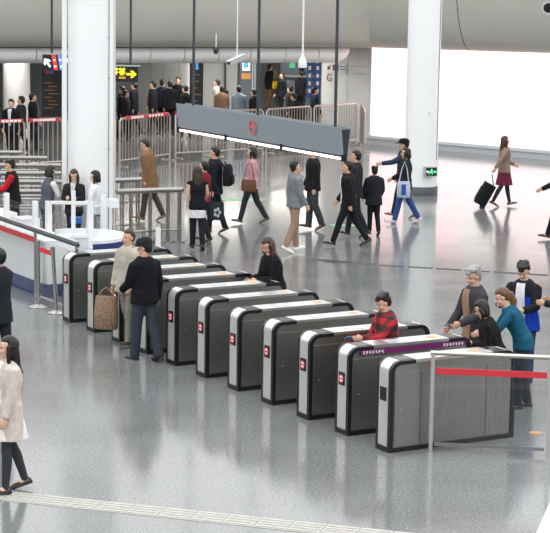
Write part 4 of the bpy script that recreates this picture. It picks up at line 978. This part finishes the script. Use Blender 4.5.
# booth staff and customers
person('clerk in black vest with red sleeves inside the booth', (14, 241.5), 1.66, 95, '#1b1c20', ('trousers', '#222328'), ('full', 'black'), arms=((30, 12, 40, 8), (25, 12, 45, 8)), lod='mid', hem=.8, bulk=.012, lean=6, head=(0, 8), sleeve_col='#b3202c')
person('woman in white blouse and grey waistcoat at booth counter', (46.5, 250), 1.66, -50, '#565a63', ('trousers', '#3a3c46'), ('bob', 'black'), arms=((28, 8, 55, 8), (24, 8, 55, 8)), lod='mid', female=True, hem=.86, lean=8, head=(0, 20), sleeve_col='#e0dedd')
person('woman with long brown hair in dark blazer facing the camera', (74, 251), 1.60, 175, '#24242a', ('trousers', '#25262c'), ('long', 'brown'), arms=((20, 8, 80, 25), (20, 8, 80, 25)), lod='mid', female=True, inner=('#c9c3bf', .035, 1.05), hem=.8, bulk=.01, head=(0, 26), skin=2)
person('woman in white blouse with black ponytail right of the booth frame', (95, 254), 1.62, 85, '#e6e7ea', ('trousers', '#40434c'), ('bob', 'black'), arms=((14, 8, 60, 8), (10, 8, 60, 8)), lod='mid', female=True, hem=.84, head=(0, 12), skin=2)
# concourse
P = person('stooping person in brown coat walking left behind the queue rail', (150, 221), 1.78, 80, '#806348', ('trousers', '#4a4038'), ('short', 'brown'), '#7a5a44', walk(16), swing(10), lean=10, lod='mid', hem=.6, bulk=.03, inner=('#b8c2c9', .07, .9), head=(0, 15))
P = person('tall man in black suit with pale collar walking left', (214, 234), 1.78, 75, '#1a1d23', ('trousers', '#1d2026'), ('short', 'black'), legs=walk(10), arms=swing(8), lod='mid', hem=.78, bulk=.022, collar='#a8bccb', head=(0, 8))
backpack('black backpack on the tall man in suit', P, '#1b1e24')
person('person in dark red top behind the woman in black vest', (203, 243), 1.62, 60, '#7d2230', ('trousers', '#23252b'), ('short', 'black'), legs=walk(10, 2), arms=swing(8), lod='mid', hem=.85)
P = person('woman in black vest seen from behind with patterned tote bag', (197, 250), 1.62, 10, '#1b1c21', ('trousers', '#1f2026'), ('long', 'brown'), '#17171a', walk(9), ((6, 10, 10, 0), (12, 12, 40, 6)), lod='mid', female=True, hem=.86, sleeve=0, skin=2)
o = MB().lathe([(.165, -.12), (.17, 0), (.16, .05)], n=24).build('white_hem', cloth('#d9d9db'), P['root'], smooth=True); o.location = (0, 0, .83*P['s']); o.scale = (1.05, .8, .9)
t = bag('tote_bag', 'dark tote bag with white print at hip of the woman in vest', P, P['T']((.42, -.02, .98)), (.3, .1, .36), '#2a2d34', strap_to=P['T']((.31, -.02, 1.5)))
for k in range(5): MB().ell((.05*cos(k*1.256), -.062, -.2+.07*sin(k*1.256)), (.03, .006, .035), 8, 6).build('print_petal', cloth('#aeb4bc'), t)
P = person('woman in pink top and dark leggings walking left with brown bag', (251, 223.5), 1.67, 82, '#c4949a', ('trousers', '#34353a'), ('bob', 'black'), '#4a433f', walk(24), swing(8), lod='mid', female=True, hem=.80, bulk=.012)
bag('shoulder_bag', 'brown bag at the hip of the woman in pink', P, P['T']((-.43, .0, 1.05)), (.34, .13, .26), '#6b4c36', strap_to=P['T']((-.31, 0, 1.5)), rz=P['rz']+90)
person('man in grey hooded jacket and tan trousers with white shoes', (294, 252), 1.75, -70, '#7f8489', ('trousers', '#a08573', .004), ('short', 'black'), '#eceae6', walk(9), swing(8), lod='mid', hem=.84, bulk=.02, collar='#74797e')
person('man in black jacket and grey trousers beyond the gantry end', (312, 230), 1.73, 100, '#1a1b1f', ('trousers', '#42454b', .012), ('short', 'black'), legs=walk(8, 2), arms=swing(6), lod='mid', hem=.80, bulk=.026)
P = person('man with open black jacket and white shirt taking a long stride', (348, 246), 1.74, 85, '#1b1c20', ('trousers', '#1d1f24'), ('short', 'black'), legs=walk(30), arms=swing(14), lod='mid', hem=.74, bulk=.022, inner=('#e2e2e4', .09, .9), lean=4)
person('man in dark suit just behind the long striding man', (354, 237), 1.78, 80, '#26282e', ('trousers', '#24262c'), ('short', 'black'), legs=walk(16, 2), arms=swing(10), lod='mid', hem=.78, bulk=.02)
P = person('short person in black coat with red scarf seen from behind', (373, 235.5), 1.42, 15, '#25262b', ('trousers', '#1c1d21'), ('full', 'black'), legs=walk(6), arms=((8, 12, 20, 0), (10, 12, 30, 6)), lod='mid', hem=.74, bulk=.025, collar='#b52a38')
P = person('woman in black coat and blue jeans striding left by the column', (404, 223.5), 1.66, 85, '#26262b', ('trousers', '#36508e', .004), ('bob', 'black'), '#d8d6d4', walk(22), ((-12, 6, 14, 0), (20, 6, 40, 6)), lod='mid', female=True, hem=.78, bulk=.02)
t = bag('tote_bag', 'white and blue tote bag swinging beside the woman in jeans', P, P['T']((-.44, .02, 1.02)), (.30, .1, .36), '#b9c2d2', strap_to=P['T']((-.27, .01, 1.47)), rz=P['rz']+90)
MB().box((-.05, -.06, -.3), (.05, .06, -.06)).build('blue_print', cloth('#3458a4'), t)
person('person in dark cap pointing left behind the woman in jeans', (402, 218), 1.75, 88, '#2b3850', ('trousers', '#2c2b2f'), ('short', 'black'), '#6a4a3c', walk(20, 2), ((62, 6, 20, 0), (6, 6, 14, 0)), lod='mid', hem=.82, bulk=.014, cap='#15161a')
P = person('woman in taupe jacket and wine skirt pulling a black suitcase', (503, 206.5), 1.66, -78, '#8a7668', ('skirt', '#6a2740', .52, .02, '#3a3035'), ('long', 'brown'), '#4b443e', walk(20), ((22, 6, 40, 0), (-38, 14, 4, 0)), lod='mid', female=True, hem=.84, bulk=.008)
# suitcase
hp = P['hands'][1]; c = G(479, 208.5); c.y = hp.y-.04; t = thing('suitcase', 'black wheeled suitcase trailing behind the woman in wine skirt', 'suitcase', c, 0)
tilt = Matrix.Rotation(R(28), 3, 'Y'); Q = lambda mb: mb.map(lambda v: tilt @ v + Vector((0, 0, .06)))
Q(MB().box((-.14, -.2, .03), (.14, .2, .58), .05)).build('shell', cloth('#17181b'), t); Q(MB().box((-.16, -.15, .1), (-.14, .15, .45), .006)).build('front_pocket', cloth('#212329'), t)
for y in (-.14, .14):
    q = MB().tube([(.1, y-.02, .0), (.1, y+.02, .0)], .05, 14); Q(q).build('wheel', BLACK, t)
hl = hp-Vector(c)+Vector((-.03, 0, -.085)); q = MB()
for y in (-.05, .05): q.tube([tilt @ Vector((.1, y, .56))+Vector((0, 0, .06)), hl+Vector((0, y, 0))], .01, 6)
q.tube([hl+Vector((0, -.06, 0)), hl+Vector((0, .06, 0))], .014, 8); q.build('pull_handle', CHROME, t)
person('person in black entering at the right edge with arm stretched forward', (560, 240), 1.72, 85, '#1d1e22', ('trousers', '#1b1c20'), ('short', 'black'), '#2a2320', walk(26, 2), ((50, 6, 14, 0), (-20, 6, 14, 0)), lod='mid', hem=.78, bulk=.016)
# ---- back hall crowd
def Yof(head_y, h, px):                      # ground point where a person of height h has the head top at that pixel
    return G(px, head_y, h*1.01)
def crowd(px, hy, h, rz, topc, botc, label, **k):
    g = Yof(hy, h, px); g.z = 0
    k.setdefault('legs', walk(12)); k.setdefault('arms', swing(10)); k.setdefault('hem', .78); k.setdefault('bulk', .02)
    return person(label, None, h, rz, topc, ('trousers', botc), k.pop('hair', ('short', 'black')), lod='far', at=g, group='people in the back hall', **k)
crowd(11, 101.5, 1.70, 170, '#17181c', '#1a1b1f', 'man in black suit with pale tie behind the left barrier', inner=('#cfd4da', .035, 1.0), legs=walk(6))
crowd(21, 98, 1.70, 80, '#2b2a2b', '#26262a', 'dark coated walker just right of the man with tie')
crowd(33, 95, 1.72, -80, '#1e1f23', '#2a2b30', 'dark coated walker beside the left round column, facing right', inner=('#a6a7a8', .05, .9))
crowd(122, 88, 1.68, 80, '#1d1e23', '#1b1c20', 'dark walker half hidden by the massive column')
crowd(134, 83.5, 1.72, 80, '#1e2129', '#1a1c22', 'person in dark blue jacket under the yellow arrow sign', inner=('#59616e', .05, .95))
crowd(126, 92, 1.6, -80, '#232429', '#1d1e22', 'shorter dark walker below the yellow arrow sign')
crowd(153, 83, 1.72, 85, '#202126', '#1c1d22', 'dark walker alone before the grey partition')
P = crowd(162.5, 81.5, 1.72, -20, '#2a3040', '#1d1f25', 'person in navy top with red shoulder bag', legs=walk(4))
bag('shoulder_bag', 'red bag on the person in navy top in the back hall', P, P['T']((-.46, .0, 1.22)), (.3, .14, .42), '#8e2330', strap_to=P['T']((-.33, 0, 1.55)), rz=P['rz']+90)
P = crowd(170, 83, 1.70, 10, '#15171c', '#16171b', 'person in black with pale collar seen from behind by the red bag', legs=walk(4), collar='#c8ccd2')
crowd(178, 79, 1.76, 170, '#171a20', '#17181c', 'taller person in black facing the red bag group', legs=walk(4))
crowd(185, 87.5, 1.66, 60, '#14161a', '#16171b', 'shorter person in black right of the red bag group', legs=walk(4))
crowd(217, 81, 1.68, 80, '#b9b5ac', '#55534f', 'blurred person in cream jacket above the gantry')
crowd(222, 88, 1.62, 0, '#7a5f50', '#3d3733', 'person in brown top above the gantry', legs=walk(3))
crowd(239, 88, 1.68, 0, '#8c98a6', '#3b414a', 'person in pale blue shirt before the ticket machine', legs=walk(3))
crowd(253.5, 91, 1.60, 60, '#1f2024', '#1c1d21', 'person in black right of the ticket machine', legs=walk(3))
crowd(300, 94, 1.6, 80, '#1e1f24', '#1c1d21', 'low stooping person in black before the shop front', lean=20)
crowd(315, 89, 1.70, -80, '#232b3d', '#1d2129', 'person in dark navy below the blue banners')
P = crowd(270, 66, 1.74, -60, '#1b1e26', '#8a6440', 'person in navy jacket with yellow bag before the shop front', legs=walk(6))
bag('shoulder_bag', 'bright yellow bag of the person in navy jacket', P, P['T']((.47, .05, 1.12)), (.4, .16, .3), '#d9b21c', strap_to=P['T']((.34, .05, 1.55)), rz=P['rz']+90)
crowd(282, 74, 1.66, 120, '#1f222a', '#22242a', 'person in black just right of the yellow bag', legs=walk(5))
crowd(290, 87, 1.66, 60, '#2e2f35', '#202126', 'person in charcoal between the yellow bag and the stooping person')
crowd(301, 72, 1.7, 30, '#18191e', '#1b1c20', 'person in black beside the small green screen')
